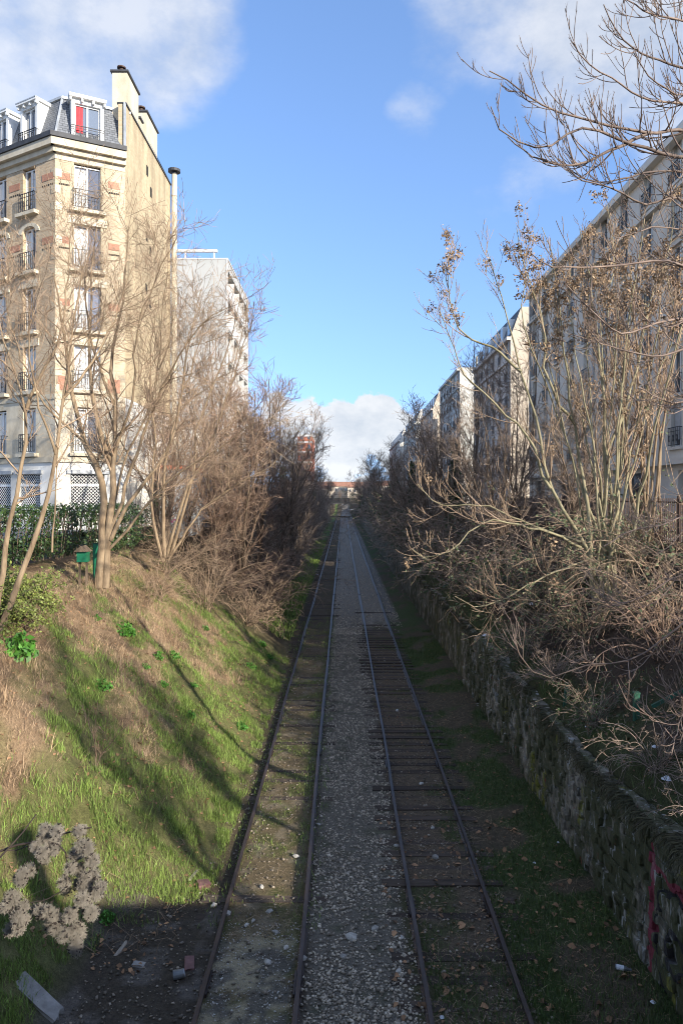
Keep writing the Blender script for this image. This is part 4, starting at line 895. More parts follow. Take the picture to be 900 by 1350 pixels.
def grow(P, R, per, t0, t1, l0, l1, ang, trop, wob, K, ratio, rtip, r, falloff=.5, curl=0.0, tpow=1.0):
    """side branches on every line of P: angle ang (lo,hi) from the parent, bending up (trop>0) or down, wandering by wob"""
    N_, KP, _ = P.shape; idx = np.repeat(np.arange(N_), per); n = len(idx); t = t0 + (t1 - t0) * r.random(n) ** tpow
    f = t * (KP - 1); i = np.minimum(f.astype(int), KP - 2); fr = (f - i)[:, None]
    pos = P[idx, i] * (1 - fr) + P[idx, i + 1] * fr; tan = nrm(P[idx, i + 1] - P[idx, i]); rp = R[idx, i] * (1 - fr[:, 0]) + R[idx, i + 1] * fr[:, 0]
    perp = r.normal(size=(n, 3)); perp -= (perp * tan).sum(1, keepdims=True) * tan; perp = nrm(perp)
    a = r.uniform(ang[0], ang[1], n)[:, None]; d = np.cos(a) * tan + np.sin(a) * perp
    plen = np.linalg.norm(np.diff(P, axis=1), axis=2).sum(1)[idx]
    Ln = r.uniform(l0, l1, n) * (1 - falloff * t); step = (Ln / (K - 1))[:, None]
    out = np.empty((n, K, 3)); out[:, 0] = pos; up = np.array([0, 0, 1.0])
    cd = nrm(r.normal(size=(n, 3))) * curl
    for k in range(1, K):
        d = nrm(d + up * trop / K + r.normal(size=(n, 3)) * wob + cd / K); out[:, k] = out[:, k - 1] + d * step
    r0 = np.maximum(rp * ratio, rtip * 1.15); R2 = r0[:, None] + (rtip - r0)[:, None] * (np.linspace(0, 1, K) ** .8)[None]
    return out, R2
def spline(pts, K):
    pts = np.array(pts, float); n = len(pts); seg = np.linalg.norm(np.diff(pts, axis=0), axis=1); s = np.concatenate([[0], np.cumsum(seg)]); q = np.linspace(0, s[-1], K); out = []
    m = np.gradient(pts, s, axis=0)
    for v in q:
        i = min(np.searchsorted(s, v, 'right') - 1, n - 2); h = s[i + 1] - s[i]; t = (v - s[i]) / h
        out.append((2 * t ** 3 - 3 * t ** 2 + 1) * pts[i] + (t ** 3 - 2 * t ** 2 + t) * h * m[i] + (-2 * t ** 3 + 3 * t ** 2) * pts[i + 1] + (t ** 3 - t ** 2) * h * m[i + 1])
    return np.array(out)
def px_limb(pts, D, K=14, r=None, jit=.0):
    out = []; d = D
    for p in pts: d = p[2] if len(p) > 2 else d; out.append(pt(p[0], p[1], d))
    P = spline(out, K)
    if r is not None and jit: P[1:] += r.normal(0, jit, (K - 1, 3))
    return P
def leaf_quads(c, size, r, droop=0.0):
    k = len(c); a = nrm(r.normal(size=(k, 3))); a[:, 2] -= droop; a = nrm(a); b = nrm(np.cross(a, r.normal(size=(k, 3)))); s = (size * r.uniform(.6, 1.35, k))[:, None]
    V = np.stack([c, c + a * s * .5 + b * s * .28, c + a * s, c + a * s * .5 - b * s * .28], 1).reshape(-1, 3); i = np.arange(k) * 4
    return V, np.stack([i, i + 1, i + 2, i + 3], 1)
def near_points(P, per, spread, r, t0=.3):
    N_, K, _ = P.shape; idx = np.repeat(np.arange(N_), per); k = r.integers(int(K * t0), K, len(idx)); return P[idx, k] + r.normal(0, spread, (len(idx), 3))

def make_hero(name, label, cat, base, limbs, radii, levels, bark, twig, seed, group=None, sides0=8, clusters=None):
    """limbs: list of (K,3) arrays; levels: list of dicts for grow"""
    r = np.random.default_rng(seed); K = max(len(l) for l in limbs)
    P = np.stack([l if len(l) == K else spline(l, K) for l in limbs]); R = np.stack([a + (b - a) * np.linspace(0, 1, K) ** .75 for a, b in radii])
    t = thing(name, label, cat, base, group); link('trunk', mesh_np('trunk', *tubes(P, R, sides0), M[bark], True), t)
    parts = []; last = (P, R); alls = [(P, R)]
    for lv in levels:
        lv = dict(lv); src = lv.pop('src', -1); sd = lv.pop('sides', 3); Q, S = grow(*alls[src], r=r, **lv); parts.append(tubes(Q, S, sd)); alls.append((Q, S))
    link('crown', mesh_np('crown', *merge(parts), M[twig], True), t)
    if clusters:
        c = clusters(alls, r)
        if c is not None: link('seed_clusters', mesh_np('seed_clusters', *c, M['samara']), t)['kind'] = 'stuff'
    return t

def left_trees():
    # the big tree in front of the house: a rough dark stem and a pale one from one stool
    r = np.random.default_rng(1); D = 25.6
    L_ = [[(134, 782), (145, 705), (150, 610), (153, 537), (150, 450), (165, 370), (170, 300)],
          [(131, 775), (135, 700), (134, 630), (114, 585), (95, 520), (85, 440, 25), (70, 360, 24.6)],
          [(139, 775), (142, 700), (150, 620), (128, 560), (118, 470), (120, 380, 26), (128, 300, 26.2)],
          [(153, 537), (120, 450, 26), (112, 370, 26.4), (95, 290, 26.6), (100, 250, 26.6)], [(144, 705), (165, 640), (188, 580), (205, 530), (235, 470, 25), (275, 420, 24.6), (300, 405, 24.4)],
          [(146, 712), (185, 640), (216, 600), (231, 570), (240, 515, 26), (246, 470, 26.3), (265, 380, 26.5)],
          [(143, 725), (190, 668), (240, 620, 25), (290, 590, 24.5), (330, 560, 24)],
          [(150, 600), (175, 530, 25), (180, 440, 24.4), (205, 370, 24), (235, 310, 23.6)],
          [(114, 585), (70, 545, 25), (40, 500, 24.6), (15, 430, 24.2), (5, 380, 24)],
          [(145, 690), (160, 620, 26.4), (196, 540, 27), (212, 440, 27.4), (222, 340, 27.8)]]
    limbs = [px_limb(l, D, 16, r, .035) for l in L_]
    rad = [(.15, .02), (.20, .02), (.15, .018), (.06, .012), (.085, .014), (.085, .014), (.06, .012), (.06, .012), (.055, .011), (.06, .012)]
    lv = [dict(per=16, t0=.30, t1=1, l0=1.6, l1=3.8, ang=(.45, 1.15), trop=.5, wob=.10, K=9, ratio=.5, rtip=.007, sides=4, falloff=.45),
          dict(per=8, t0=.15, t1=1, l0=.7, l1=1.9, ang=(.5, 1.2), trop=.35, wob=.11, K=6, ratio=.6, rtip=.0058, falloff=.4),
          dict(per=4, t0=.15, t1=1, l0=.3, l1=.95, ang=(.5, 1.2), trop=.25, wob=.12, K=4, ratio=.75, rtip=.005, falloff=.4)]
    make_hero('bare_tree', 'tall bare tree with forked rough trunk in front of the brick house', 'tree', tuple(pt(135, 782, D)), limbs, rad, lv, 'bark_pale', 'twig_tan', 31)
    # leaning tree at the left edge
    D = 18.0
    L_ = [[(0, 830), (26, 765), (48, 700), (72, 610), (84, 525), (95, 440), (108, 350)],
          [(-6, 825), (4, 750), (12, 690), (28, 620), (35, 537), (8, 460), (-8, 380)],
          [(35, 540), (58, 488), (78, 445), (88, 380, 18.5), (92, 310, 18.6)],
          [(74, 600), (60, 560, 17.6), (40, 470, 17.2), (45, 380, 17)],
          [(84, 525), (120, 480, 18.6), (150, 420, 19), (175, 350, 19.2)]]
    limbs = [px_limb(l, D, 14, r, .02) for l in L_]
    make_hero('bare_tree', 'slender leaning bare tree at the left edge, forking low on the bank', 'tree', tuple(pt(0, 830, D)), limbs, [(.095, .014), (.095, .012), (.05, .01), (.04, .009), (.04, .009)],
              [dict(per=12, t0=.35, t1=1, l0=1.0, l1=2.6, ang=(.45, 1.15), trop=.45, wob=.10, K=7, ratio=.55, rtip=.006, sides=4), dict(per=6, t0=.2, t1=1, l0=.4, l1=1.0, ang=(.4, 1.1), trop=.4, wob=.14, K=5, ratio=.6, rtip=.0045), dict(per=3, t0=.2, t1=1, l0=.2, l1=.5, ang=(.4, 1.1), trop=.3, wob=.15, K=4, ratio=.7, rtip=.0038)], 'bark_pale', 'twig_tan', 32)
    # thin pole-like sapling between them and sprawling one at the right of the stool
    D = 22
    make_hero('bare_sapling', 'thin straight sapling between the leaning tree and the forked tree', 'tree', tuple(pt(69, 728, D)), [px_limb([(69, 728), (74, 660), (76, 600), (86, 520), (92, 440)], D, 12, r, .015)], [(.035, .008)],
              [dict(per=16, t0=.3, t1=1, l0=.5, l1=1.2, ang=(.4, .9), trop=.6, wob=.12, K=6, ratio=.6, rtip=.005), dict(per=5, t0=.2, t1=1, l0=.25, l1=.6, ang=(.4, 1.1), trop=.3, wob=.15, K=4, ratio=.7, rtip=.004)], 'bark_pale', 'twig_tan', 33)
    D = 31
    L_ = [[(218, 735), (215, 660), (222, 590), (250, 500), (270, 420)], [(220, 735), (240, 660), (275, 590), (300, 520), (330, 430)], [(214, 738), (200, 670), (205, 580), (198, 490), (205, 400)], [(222, 738), (260, 680), (310, 640), (350, 620), (372, 600)], [(224, 735), (252, 640), (262, 560), (300, 460), (318, 380)]]
    make_hero('bare_tree', 'bushy bare tree with many stems beside the flue pipe of the brick house', 'tree', tuple(pt(218, 738, D)), [px_limb(l, D, 14, r, .04) for l in L_], [(.10, .014), (.09, .013), (.08, .012), (.07, .012), (.08, .012)],
              [dict(per=10, t0=.25, t1=1, l0=1.4, l1=3.2, ang=(.45, 1.1), trop=.5, wob=.11, K=7, ratio=.55, rtip=.008, sides=4), dict(per=8, t0=.2, t1=1, l0=.6, l1=1.5, ang=(.4, 1.1), trop=.4, wob=.14, K=5, ratio=.6, rtip=.0065), dict(per=4, t0=.2, t1=1, l0=.3, l1=.8, ang=(.4, 1.1), trop=.3, wob=.15, K=4, ratio=.7, rtip=.0055)], 'bark_pale', 'twig_tan', 34)
    # little shrub standing alone on the grass
    D = 15.9; o = float(soil_h(np.array(-5.5), np.array(D)))
    b = np.array([-5.45, D, o]); q = lambda *p: spline([b + np.array(x) for x in p], 10)
    make_hero('bare_shrub', 'small leafless shrub standing alone on the green slope', 'shrub', tuple(b), [q((0, 0, -.05), (0, 0, .3), (-.03, .02, .75), (.02, 0, 1.25)), q((0, 0, 0), (.12, 0, .3), (.38, .05, .62), (.62, .1, .95)), q((0, 0, .2), (-.05, .1, .5), (-.2, .2, .9), (-.3, .2, 1.2)), q((.1, 0, .3), (.2, -.1, .6), (.3, -.15, 1.0))], [(.022, .005), (.02, .004), (.012, .004), (.01, .003)],
              [dict(per=9, t0=.2, t1=1, l0=.2, l1=.55, ang=(.3, .9), trop=.8, wob=.12, K=5, ratio=.6, rtip=.003), dict(per=4, t0=.2, t1=1, l0=.1, l1=.3, ang=(.3, 1), trop=.5, wob=.12, K=3, ratio=.7, rtip=.0025)], 'bark_dark', 'twig_red', 35)

def samara_clusters(sel, n, spread, size, droop=.5):
    def f(alls, r):
        P = alls[-1][0]; tips = P[:, -1]; k = sel(tips, r); tips = tips[k]
        if not len(tips): return None
        idx = np.repeat(np.arange(len(tips)), n); c = tips[idx] + r.normal(0, spread, (len(idx), 3)) * (1, 1, 1.25) + (0, 0, -spread * .6)
        return leaf_quads(c, size, r, droop)
    return f

def right_trees():
    r = np.random.default_rng(4); D = 22.8
    L_ = [[(800, 812), (795, 700), (798, 600), (790, 480), (778, 380), (762, 300)], [(806, 808), (812, 690), (815, 560), (826, 440, 22), (842, 340, 21.6), (850, 285, 21.4)], [(790, 806), (776, 690), (758, 560, 23.5), (742, 450, 23.8), (730, 360, 24), (716, 300, 24)],
          [(784, 795), (772, 722), (725, 644), (706, 547), (687, 490), (660, 390), (640, 330)], [(815, 800), (838, 680), (855, 600, 22), (880, 500, 21), (905, 400, 20.5), (915, 330, 20)], [(725, 644), (690, 570), (650, 530), (610, 490), (588, 430), (578, 405)],
          [(765, 722), (700, 695, 22), (640, 690, 21.5), (590, 725, 21.2), (558, 735, 21), (545, 722, 21)], [(765, 715), (690, 688, 23.5), (630, 665, 23.8), (580, 665, 24), (548, 640, 24)], [(770, 740), (715, 760, 21.5), (660, 790, 21), (620, 800, 20.8), (598, 785, 20.8)], [(687, 490), (650, 460), (610, 440), (590, 380), (584, 345)],
          [(798, 600), (835, 500, 23), (850, 420, 23.4), (880, 330, 23.6), (888, 270, 23.6)], [(812, 690), (818, 520, 23.6), (800, 420, 24), (808, 330, 24.2), (800, 270, 24.2)], [(758, 560, 23.5), (720, 500, 23), (715, 420, 22.8), (690, 350, 22.6), (680, 300, 22.6)]]
    xs = [690, 712, 735, 752, 772, 790, 812, 830, 848, 868, 886]
    for q, tx in enumerate(xs): bx = 797 + r.uniform(-14, 18); L_.append([(bx, 800), (bx * .75 + tx * .25, 690, D + r.uniform(-.5, .5)), (bx * .35 + tx * .65, 540, D + r.uniform(-1, 1)), (tx, 430, D + r.uniform(-1.3, 1.3)), (tx + r.uniform(-14, 14), 330 + r.uniform(-25, 40), D + r.uniform(-1.6, 1.6))])
    limbs = [px_limb(l, D, 16, r, .03) for l in L_]; rad = [(.105, .013), (.09, .013), (.085, .012), (.085, .011), (.075, .011), (.055, .011), (.05, .011), (.05, .011), (.045, .01), (.05, .01), (.055, .011), (.055, .011), (.055, .011)] + [(.05, .009)] * len(xs)
    lv = [dict(per=9, t0=.3, t1=.97, l0=1.2, l1=3.2, ang=(.35, .95), falloff=.72, trop=1.0, wob=.05, K=9, ratio=.6, rtip=.0085, sides=4), dict(per=4, t0=.15, t1=1, l0=.5, l1=1.3, ang=(.4, .95), trop=.9, wob=.05, K=6, ratio=.7, rtip=.0065), dict(per=2, t0=.2, t1=1, l0=.2, l1=.7, ang=(.4, .95), trop=.8, wob=.05, K=4, ratio=.75, rtip=.006)]
    sel = lambda tips, r: (r.random(len(tips)) < np.where(tips[:, 2] > 13.0, .17, .03))
    make_hero('tree_of_heaven', 'pale multi-stemmed bare tree hung with dry brown seed clusters on the right slope', 'tree', tuple(pt(800, 808, D)), limbs, rad, lv, 'bark_olive', 'twig_tan', 41, clusters=samara_clusters(sel, 42, .075, .095))
    # near tree whose trunk stands just outside the frame
    D = 12.3
    L_ = [[(1035, 960), (1030, 700), (1012, 480), (1003, 300), (995, 100), (985, -80)],
          [(1003, 230), (940, 185), (900, 172), (855, 175, 11.8), (780, 160, 11.4), (710, 135, 11), (664, 104, 10.8), (643, 92, 10.7)], [(1003, 250), (940, 215), (880, 205, 12), (820, 185, 11.6), (760, 170, 11.2), (720, 195, 11), (690, 190, 10.8), (655, 165, 10.6), (647, 140, 10.5)],
          [(1000, 150), (930, 100), (870, 80, 12), (830, 60, 11.7), (805, 30, 11.5), (795, 5, 11.4)], [(997, 90), (940, 40), (890, 25, 12), (850, 15, 11.8), (815, -10, 11.6)], [(855, 175, 11.8), (800, 200, 11.6), (750, 218, 11.4), (700, 205, 11.2), (668, 180, 11.1)],
          [(1008, 400), (940, 370), (880, 345, 12), (820, 350, 11.8), (760, 352, 11.5), (720, 350, 11.3), (692, 326, 11.2)], [(1005, 330), (930, 290), (890, 260, 12), (850, 270, 11.7), (800, 245, 11.4), (760, 235, 11.2), (735, 210, 11.1)], [(1010, 430), (930, 420), (870, 425, 11.8), (820, 440, 11.6), (770, 400, 11.4), (745, 375, 11.3)],
          [(1020, 620), (940, 650), (880, 690, 12), (830, 700, 11.8), (795, 720, 11.6)], [(1030, 800), (960, 780), (900, 822, 11.8), (830, 870, 11.5), (768, 878, 11.3), (717, 894, 11.2), (684, 862, 11.1), (676, 836, 11.1)],
          [(1032, 900), (960, 905), (900, 938, 11.4), (850, 944, 11.2), (822, 918, 11.1), (812, 895, 11.1)], [(960, 905), (910, 930, 11), (894, 950, 10.9), (888, 974, 10.8), (876, 960, 10.8)], [(1025, 700), (950, 740), (890, 760, 11.9), (840, 790, 11.7), (800, 800, 11.6)], [(1003, 300), (950, 270), (905, 300, 12.4), (860, 300, 12.2), (800, 320, 12)],
          [(998, 170), (920, 140), (850, 130, 12), (800, 100, 11.7), (765, 75, 11.5), (755, 55, 11.4)], [(1003, 240), (930, 230), (870, 225, 12), (820, 235, 11.8), (780, 240, 11.6), (740, 215, 11.5)], [(990, 40), (930, 0), (880, -20, 12)], [(1010, 470), (930, 455), (860, 470, 12), (800, 455, 11.8), (750, 440, 11.7)], [(1012, 520), (940, 520), (880, 530, 12), (840, 510, 11.8)], [(999, 140), (930, 115), (880, 120, 11.4), (850, 95, 11.2), (835, 70, 11.1)]]
    limbs = [px_limb(l, D, 18, r, .008) for l in L_]; rad = [(.16, .05)] + [(.034, .008)] * 8 + [(.022, .007)] * 6 + [(.03, .008)] * 6; rad[1] = (.045, .008); rad[2] = (.045, .008)
    lv = [dict(per=13, t0=.22, t1=.97, l0=.4, l1=1.5, ang=(.45, .95), trop=1.3, wob=.05, K=9, ratio=.62, rtip=.0055, sides=5), dict(per=4, t0=.2, t1=.95, l0=.15, l1=.65, ang=(.4, .95), trop=1.2, wob=.06, K=6, ratio=.75, rtip=.0048, sides=4), dict(per=2, t0=.6, t1=1, l0=.04, l1=.16, ang=(.3, .9), trop=.8, wob=.1, K=4, ratio=.4, rtip=.0016)]
    sel = lambda tips, r: (r.random(len(tips)) < .018) & (tips[:, 2] < 12.5) & (tips[:, 2] > 9)
    make_hero('tree_of_heaven', 'bare tree reaching in from the right edge with upturned dark branches', 'tree', tuple(pt(1035, 960, D)), limbs, rad, lv, 'twig_purple', 'twig_purple', 42, clusters=samara_clusters(sel, 22, .05, .06))

def gen_tree(seed, H, n0, spread, r0, per=(12, 8, 5), rt=.009, droop=0.0):
    r = np.random.default_rng(seed); L_ = []; rad = []
    for k in range(n0):
        a = r.uniform(0, 6.28); s = r.uniform(.25, 1) * spread * (0.35 if k == 0 else 1); h = H * r.uniform(.7, 1)
        L_.append(spline([(0, 0, -.3), (.06 * s * math.cos(a), .06 * s * math.sin(a), h * .2), (.4 * s * math.cos(a) + r.normal(0, .2), .4 * s * math.sin(a) + r.normal(0, .2), h * .55), (s * math.cos(a), s * math.sin(a), h)], 12)); rad.append((r0 * r.uniform(.5, 1), rt * 1.5))
    P = np.stack(L_); P[:, 1:] += r.normal(0, .05, P[:, 1:].shape); R = np.stack([a + (b - a) * np.linspace(0, 1, 12) ** .75 for a, b in rad])
    A = grow(P, R, per[0], .18, 1, H * .14, H * .34, (.4, 1.0), .6 - droop, .13, 7, .55, rt, r); B = grow(*A, per[1], .15, 1, H * .07, H * .17, (.4, 1.1), .35 - droop, .15, 5, .6, rt * .85, r); Cc = grow(*B, per[2], .15, 1, H * .03, H * .085, (.4, 1.1), .2, .15, 4, .7, rt * .7, r)
    return (P, R), A, B, Cc, r
def gen_bush(seed, H, n0, per=(8, 4), rt=.005, arch=1.6, spread=1.0):
    """arching canes springing from one stool"""
    r = np.random.default_rng(seed); a = r.uniform(0, 6.28, n0); el = r.uniform(.5, 1.35, n0); d = np.stack([np.cos(a) * np.cos(el) * spread, np.sin(a) * np.cos(el) * spread, np.sin(el)], 1); K = 12; P = np.empty((n0, K, 3)); P[:, 0] = r.normal(0, .15, (n0, 3)) * (1, 1, 0) - (0, 0, .1); Ln = H * r.uniform(.8, 1.6, n0)
    for k in range(1, K): d = nrm(d + np.array([0, 0, -1.0]) * arch / K * (k / K) * 1.6 + r.normal(0, .06, (n0, 3))); P[:, k] = P[:, k - 1] + d * (Ln / (K - 1))[:, None]
    R = np.linspace(1, .35, K)[None] * (rt * r.uniform(1.6, 3.0, n0))[:, None]
    A = grow(P, R, per[0], .15, 1, H * .2, H * .55, (.4, 1.1), -.2, .14, 6, .6, rt, r); B = grow(*A, per[1], .15, 1, H * .08, H * .25, (.4, 1.1), 0, .16, 4, .7, rt * .8, r)
    return (P, R), A, B, r

def thickets():
    zb = lambda x, y: float(soil_h(np.array(float(x)), np.array(float(y))))
    protos = []
    for k, (H, n0, sp, rt) in enumerate(((11, 5, 3.0, .011), (9.5, 7, 3.2, .011), (12.5, 4, 2.6, .012), (8, 8, 3.0, .010))):
        T, A, B, C_, r = gen_tree(60 + k, H, n0, sp, .11, (11, 7, 4), rt)
        protos.append((mesh_np('trunk', *tubes(*T, 6), M['bark_dark'], True), mesh_np('crown', *merge([tubes(*A, 4), tubes(*B, 3), tubes(*C_, 3)]), M['twig_grey'], True), mesh_np('crown', *merge([tubes(*A, 4), tubes(*B, 3), tubes(*C_, 3)]), M['twig_red'], True)))
    ri = np.random.default_rng(70); ni = 2600; hi_ = ri.uniform(0, 1, ni) ** .8 * 6.5; ai = ri.uniform(0, 6.28, ni); rdi = (.25 + .75 * vnoise(ai * 1.5, hi_, 1.2, 4)) * (1 - hi_ / 9) * ri.uniform(.5, 1.05, ni); ivy_me = mesh_np('ivy', *leaf_quads(np.stack([np.cos(ai) * rdi, np.sin(ai) * rdi, hi_], 1), .16, ri, .35), M['leaf_ivy'])
    def tree(k, x, y, s, label, group, red=False, nm='bare_tree'):
        t = thing(nm, label, 'tree', (x, y, zb(x, y) - .05), group); rr = random.Random(int(x * 100 + y)); t.rotation_euler = (0, 0, rr.uniform(0, 6.28)); t.scale = (s, s, s * rr.uniform(.92, 1.08))
        link('trunk', protos[k][0], t, sub=True); link('crown', protos[k][2 if red else 1], t, sub=True)
        if int(y) % 3 == 0 and y > 33 and nm == 'bare_tree' and (x > 0 or y > 55): link('ivy', ivy_me, t, sub=True)
    ll = 'bare brown tree in the dense row on the left bank'
    names = ['nearest', 'second nearest', 'third nearest', 'fourth nearest', 'fifth nearest', 'sixth nearest']
    for i, (x, y, k, s, red) in enumerate([(-9.0, 36.5, 1, 0.95, True), (-7.2, 40.5, 3, 1.10, True), (-9.4, 43, 0, 1.00, True), (-6.4, 46, 1, 1.34, True), (-8.6, 49, 2, 1.22, True), (-6.2, 54, 0, 1.31, True), (-7.8, 58, 1, 1.48, False), (-5.6, 64, 3, 1.54, False), (-7.2, 70, 2, 1.19, False), (-5.4, 77, 1, 1.36, False), (-7.0, 84, 0, 1.41, False), (-5.4, 92, 3, 1.62, False), (-6.8, 100, 2, 1.16, False), (-5.4, 110, 1, 1.33, False), (-6.8, 120, 0, 1.33, False), (-5.2, 132, 3, 1.28, False), (-6.4, 146, 1, 1.10, False), (-5.2, 160, 0, 0.95, False), (-6.4, 178, 3, 1.23, False), (-5.4, 200, 1, 1.05, False), (-6.4, 222, 0, 1.05, False), (-5.4, 248, 1, 1.05, False)]):
        tree(k, x, y, s, ll if i > 5 else f'bare brown tree, {names[i]} of the dense row past the flue pipe', 'bare trees crowding the left bank', red)
    lr = 'dark bare tree in the shaded row above the retaining wall'
    for i, (x, y, k, s) in enumerate([(9.6, 30, 3, 0.96), (7.6, 35, 1, 0.92), (9.6, 40, 0, 1.02), (7.0, 45, 3, 1.16), (9.0, 50, 2, 0.96), (6.8, 56, 1, 1.04), (8.8, 62, 0, 1.04), (6.6, 69, 3, 1.27), (8.6, 77, 2, 1.00), (6.4, 86, 1, 1.10), (8.0, 95, 0, 1.06), (6.2, 106, 3, 1.32), (7.6, 118, 1, 1.10), (5.8, 132, 0, 1.10), (7.2, 146, 2, 0.97), (5.6, 160, 1, 1.13), (6.6, 180, 0, 1.06), (5.6, 200, 3, 1.32), (6.6, 225, 1, 1.06), (5.8, 252, 0, 1.06)]):
        tree(k, x, y, s, lr if i > 4 else f'dark bare tree, {names[i]} of the row behind the pale-stemmed tree', 'bare trees crowding the right slope')
    for i, (x, y, k, s) in enumerate([(-9, 320, 1, .9), (10, 310, 0, .9), (-14, 400, 2, 1), (15, 395, 1, 1.0), (-2, 440, 3, .8), (6, 438, 3, .7)]):
        tree(k, x, y, s, 'distant bare tree beyond the far girder bridge', 'bare trees beyond the far bridge')
    # street trees beside the near end of the cutting; they stand outside the frame and their shadows streak the left bank
    for (x, y, k, s, lab) in [(10.6, 2.6, 2, .70, 'bare tree beside the bridge head, farthest to the right of the frame'), (9.4, 7.4, 2, .55, 'bare tree on the right slope nearest the bridge'), (12.6, .9, 0, .72, 'bare street tree across the pavement from the bridge head'), (12.0, 5.0, 3, .62, 'bushy bare tree by the start of the iron railings')]: tree(k, x, y, s, lab, None)
    # arching shrubs and bramble
    bp = []
    for k, (H, n0, arch) in enumerate(((2.6, 26, 1.9), (3.4, 24, 1.5), (2.0, 30, 2.2))):
        T, A, B, r = gen_bush(80 + k, H, n0, (7, 3), .0075, arch); V, F = merge([tubes(*T, 4), tubes(*A, 3), tubes(*B, 3)])
        lq = leaf_quads(near_points(A[0], 8, .05, r), .10, r, .1)
        bp.append((V, F, lq))
    bm_ = {}
    def bush(k, x, y, s, label, group, twig='twig_red', leafy=None, cat='shrub', nm='arching_shrub', dz=0.0):
        t = thing(nm, label, cat, (x, y, zb(x, y) + dz), group); rr = random.Random(int(x * 100 + y * 7)); t.rotation_euler = (0, 0, rr.uniform(0, 6.28)); t.scale = (s, s, s)
        key = (k, twig)
        if key not in bm_: bm_[key] = mesh_np('canes', bp[k][0], bp[k][1], M[twig], True)
        link('canes', bm_[key], t, sub=True)
        if leafy:
            if (k, leafy) not in bm_: bm_[(k, leafy)] = mesh_np('leaves', *bp[k][2], M[leafy])
            link('leaves', bm_[(k, leafy)], t, sub=True)
    nb = 0; lb = 'tangled leafless arching shrub leaning from the left bank'
    for (x, y, k, s, tw) in [(-7.6, 29.5, 0, .75, 'twig_tan'), (-6.3, 33, 0, .95, 'twig_tan'), (-8.2, 33.5, 1, .9, 'twig_tan'), (-6.8, 36, 1, 1.0, 'twig_tan'), (-5.0, 37, 2, 1.0, 'twig_tan'), (-4.6, 41, 0, 1.1, 'twig_tan'), (-6.4, 41, 1, 1.1, 'twig_red'), (-8.8, 38, 1, 1.1, 'twig_tan'), (-5.0, 46, 1, 1.1, 'twig_red'), (-7.0, 46, 1, 1.2, 'twig_red'), (-4.8, 51, 0, 1.2, 'twig_red'), (-6.6, 55, 1, 1.3, 'twig_grey'), (-5.0, 59, 1, 1.2, 'twig_grey'), (-5.2, 67, 0, 1.5, 'twig_grey'), (-5.4, 77, 1, 1.4, 'twig_grey'), (-5.2, 90, 0, 1.6, 'twig_grey'), (-5.4, 106, 1, 1.6, 'twig_grey'), (-5.4, 128, 0, 1.8, 'twig_grey'), (-5.6, 155, 1, 1.8, 'twig_grey'), (-5.6, 190, 0, 2.2, 'twig_grey'), (-5.6, 230, 1, 2.2, 'twig_grey')]:
        nb += 1; bush(k, x, y, s, lb if nb > 5 else f'tangled arching shrub, {names[nb - 1]} to the camera on the left bank', 'arching shrubs on the left bank', tw)
    lb = 'dark tangled shrub spilling over the top of the retaining wall'
    for (x, y, k, s) in [(6.6, 29, 0, 1.0), (8.8, 27.5, 1, 1.0), (6.2, 33.5, 0, 1.1), (8.0, 34, 1, 1.2), (6.4, 38.5, 1, 1.1), (9.0, 38, 1, 1.4), (6.2, 43, 0, 1.3), (7.8, 44, 1, 1.4), (6.2, 48, 1, 1.2), (8.2, 51, 1, 1.6), (6.2, 54, 0, 1.4), (6.6, 60, 1, 1.5), (8.6, 61, 1, 1.8), (6.4, 68, 0, 1.7), (6.4, 77, 1, 1.7), (6.4, 87, 0, 1.9), (6.4, 99, 1, 1.9), (6.4, 113, 0, 2.0), (6.4, 130, 1, 2.1), (6.4, 150, 0, 2.3), (6.4, 172, 1, 2.3), (6.4, 200, 0, 2.6), (6.4, 230, 1, 2.6), (6.4, 258, 0, 2.6)]:
        bush(k, x, y, s, lb, 'dark shrubs above the retaining wall', 'twig_grey', 'leaf_ivy' if k == 0 else None)
    bush(1, 6.9, 25.0, .95, 'grey-green leafy shrub below the multi-stemmed tree, drooping over the wall', None, 'twig_tan', 'leaf_grey', nm='leafy_shrub')
    bush(1, 9.2, 22.6, .95, 'grey-green leafy shrub right behind the foot of the multi-stemmed tree', None, 'twig_tan', 'leaf_grey', nm='leafy_shrub')
    bush(0, 8.6, 18.6, 1.0, 'sunlit tangle of tan canes in front of the multi-stemmed tree', None, 'twig_tan', nm='bramble'); bush(2, 7.8, 17.2, .95, 'low tangle of reddish canes nearest the green fence post', None, 'twig_red', nm='bramble')
    bush(1, 10.0, 19.6, 1.0, 'tall tangle of tan canes at the right edge above the fence post', None, 'twig_tan', 'leaf_grey', nm='bramble')
    bush(0, 7.2, 21.0, .8, 'low leafy bramble between the wall top and the multi-stemmed tree', None, 'twig_tan', 'leaf_grey', nm='bramble'); bush(2, 10.4, 26, 1.3, 'leafy hedge shrub beside the iron railings on the right', None, 'twig_tan', 'leaf_grey', nm='leafy_shrub')
    for (x, y, k, s, lab) in [(5.75, 11.2, 2, .42, 'low dark scrub on the wall top nearest the bridge'), (5.8, 13.4, 2, .5, 'low dark scrub on the wall top above the paint strokes'), (5.7, 16.4, 0, .42, 'dark scrub on the wall top beside the green fence post'), (5.75, 19.6, 2, .6, 'dark scrub on the wall top past the leaning post'), (5.7, 22.6, 0, .6, 'dark scrub spilling over the wall below the leafy shrub'), (7.6, 13.2, 2, .5, 'low dark scrub on the slope at the right edge'), (8.4, 15.6, 0, .6, 'dark bramble behind the broken green rail')]: bush(k, x, y, s, lab, None, 'twig_grey', 'leaf_ivy' if k == 0 else None, nm='scrub')
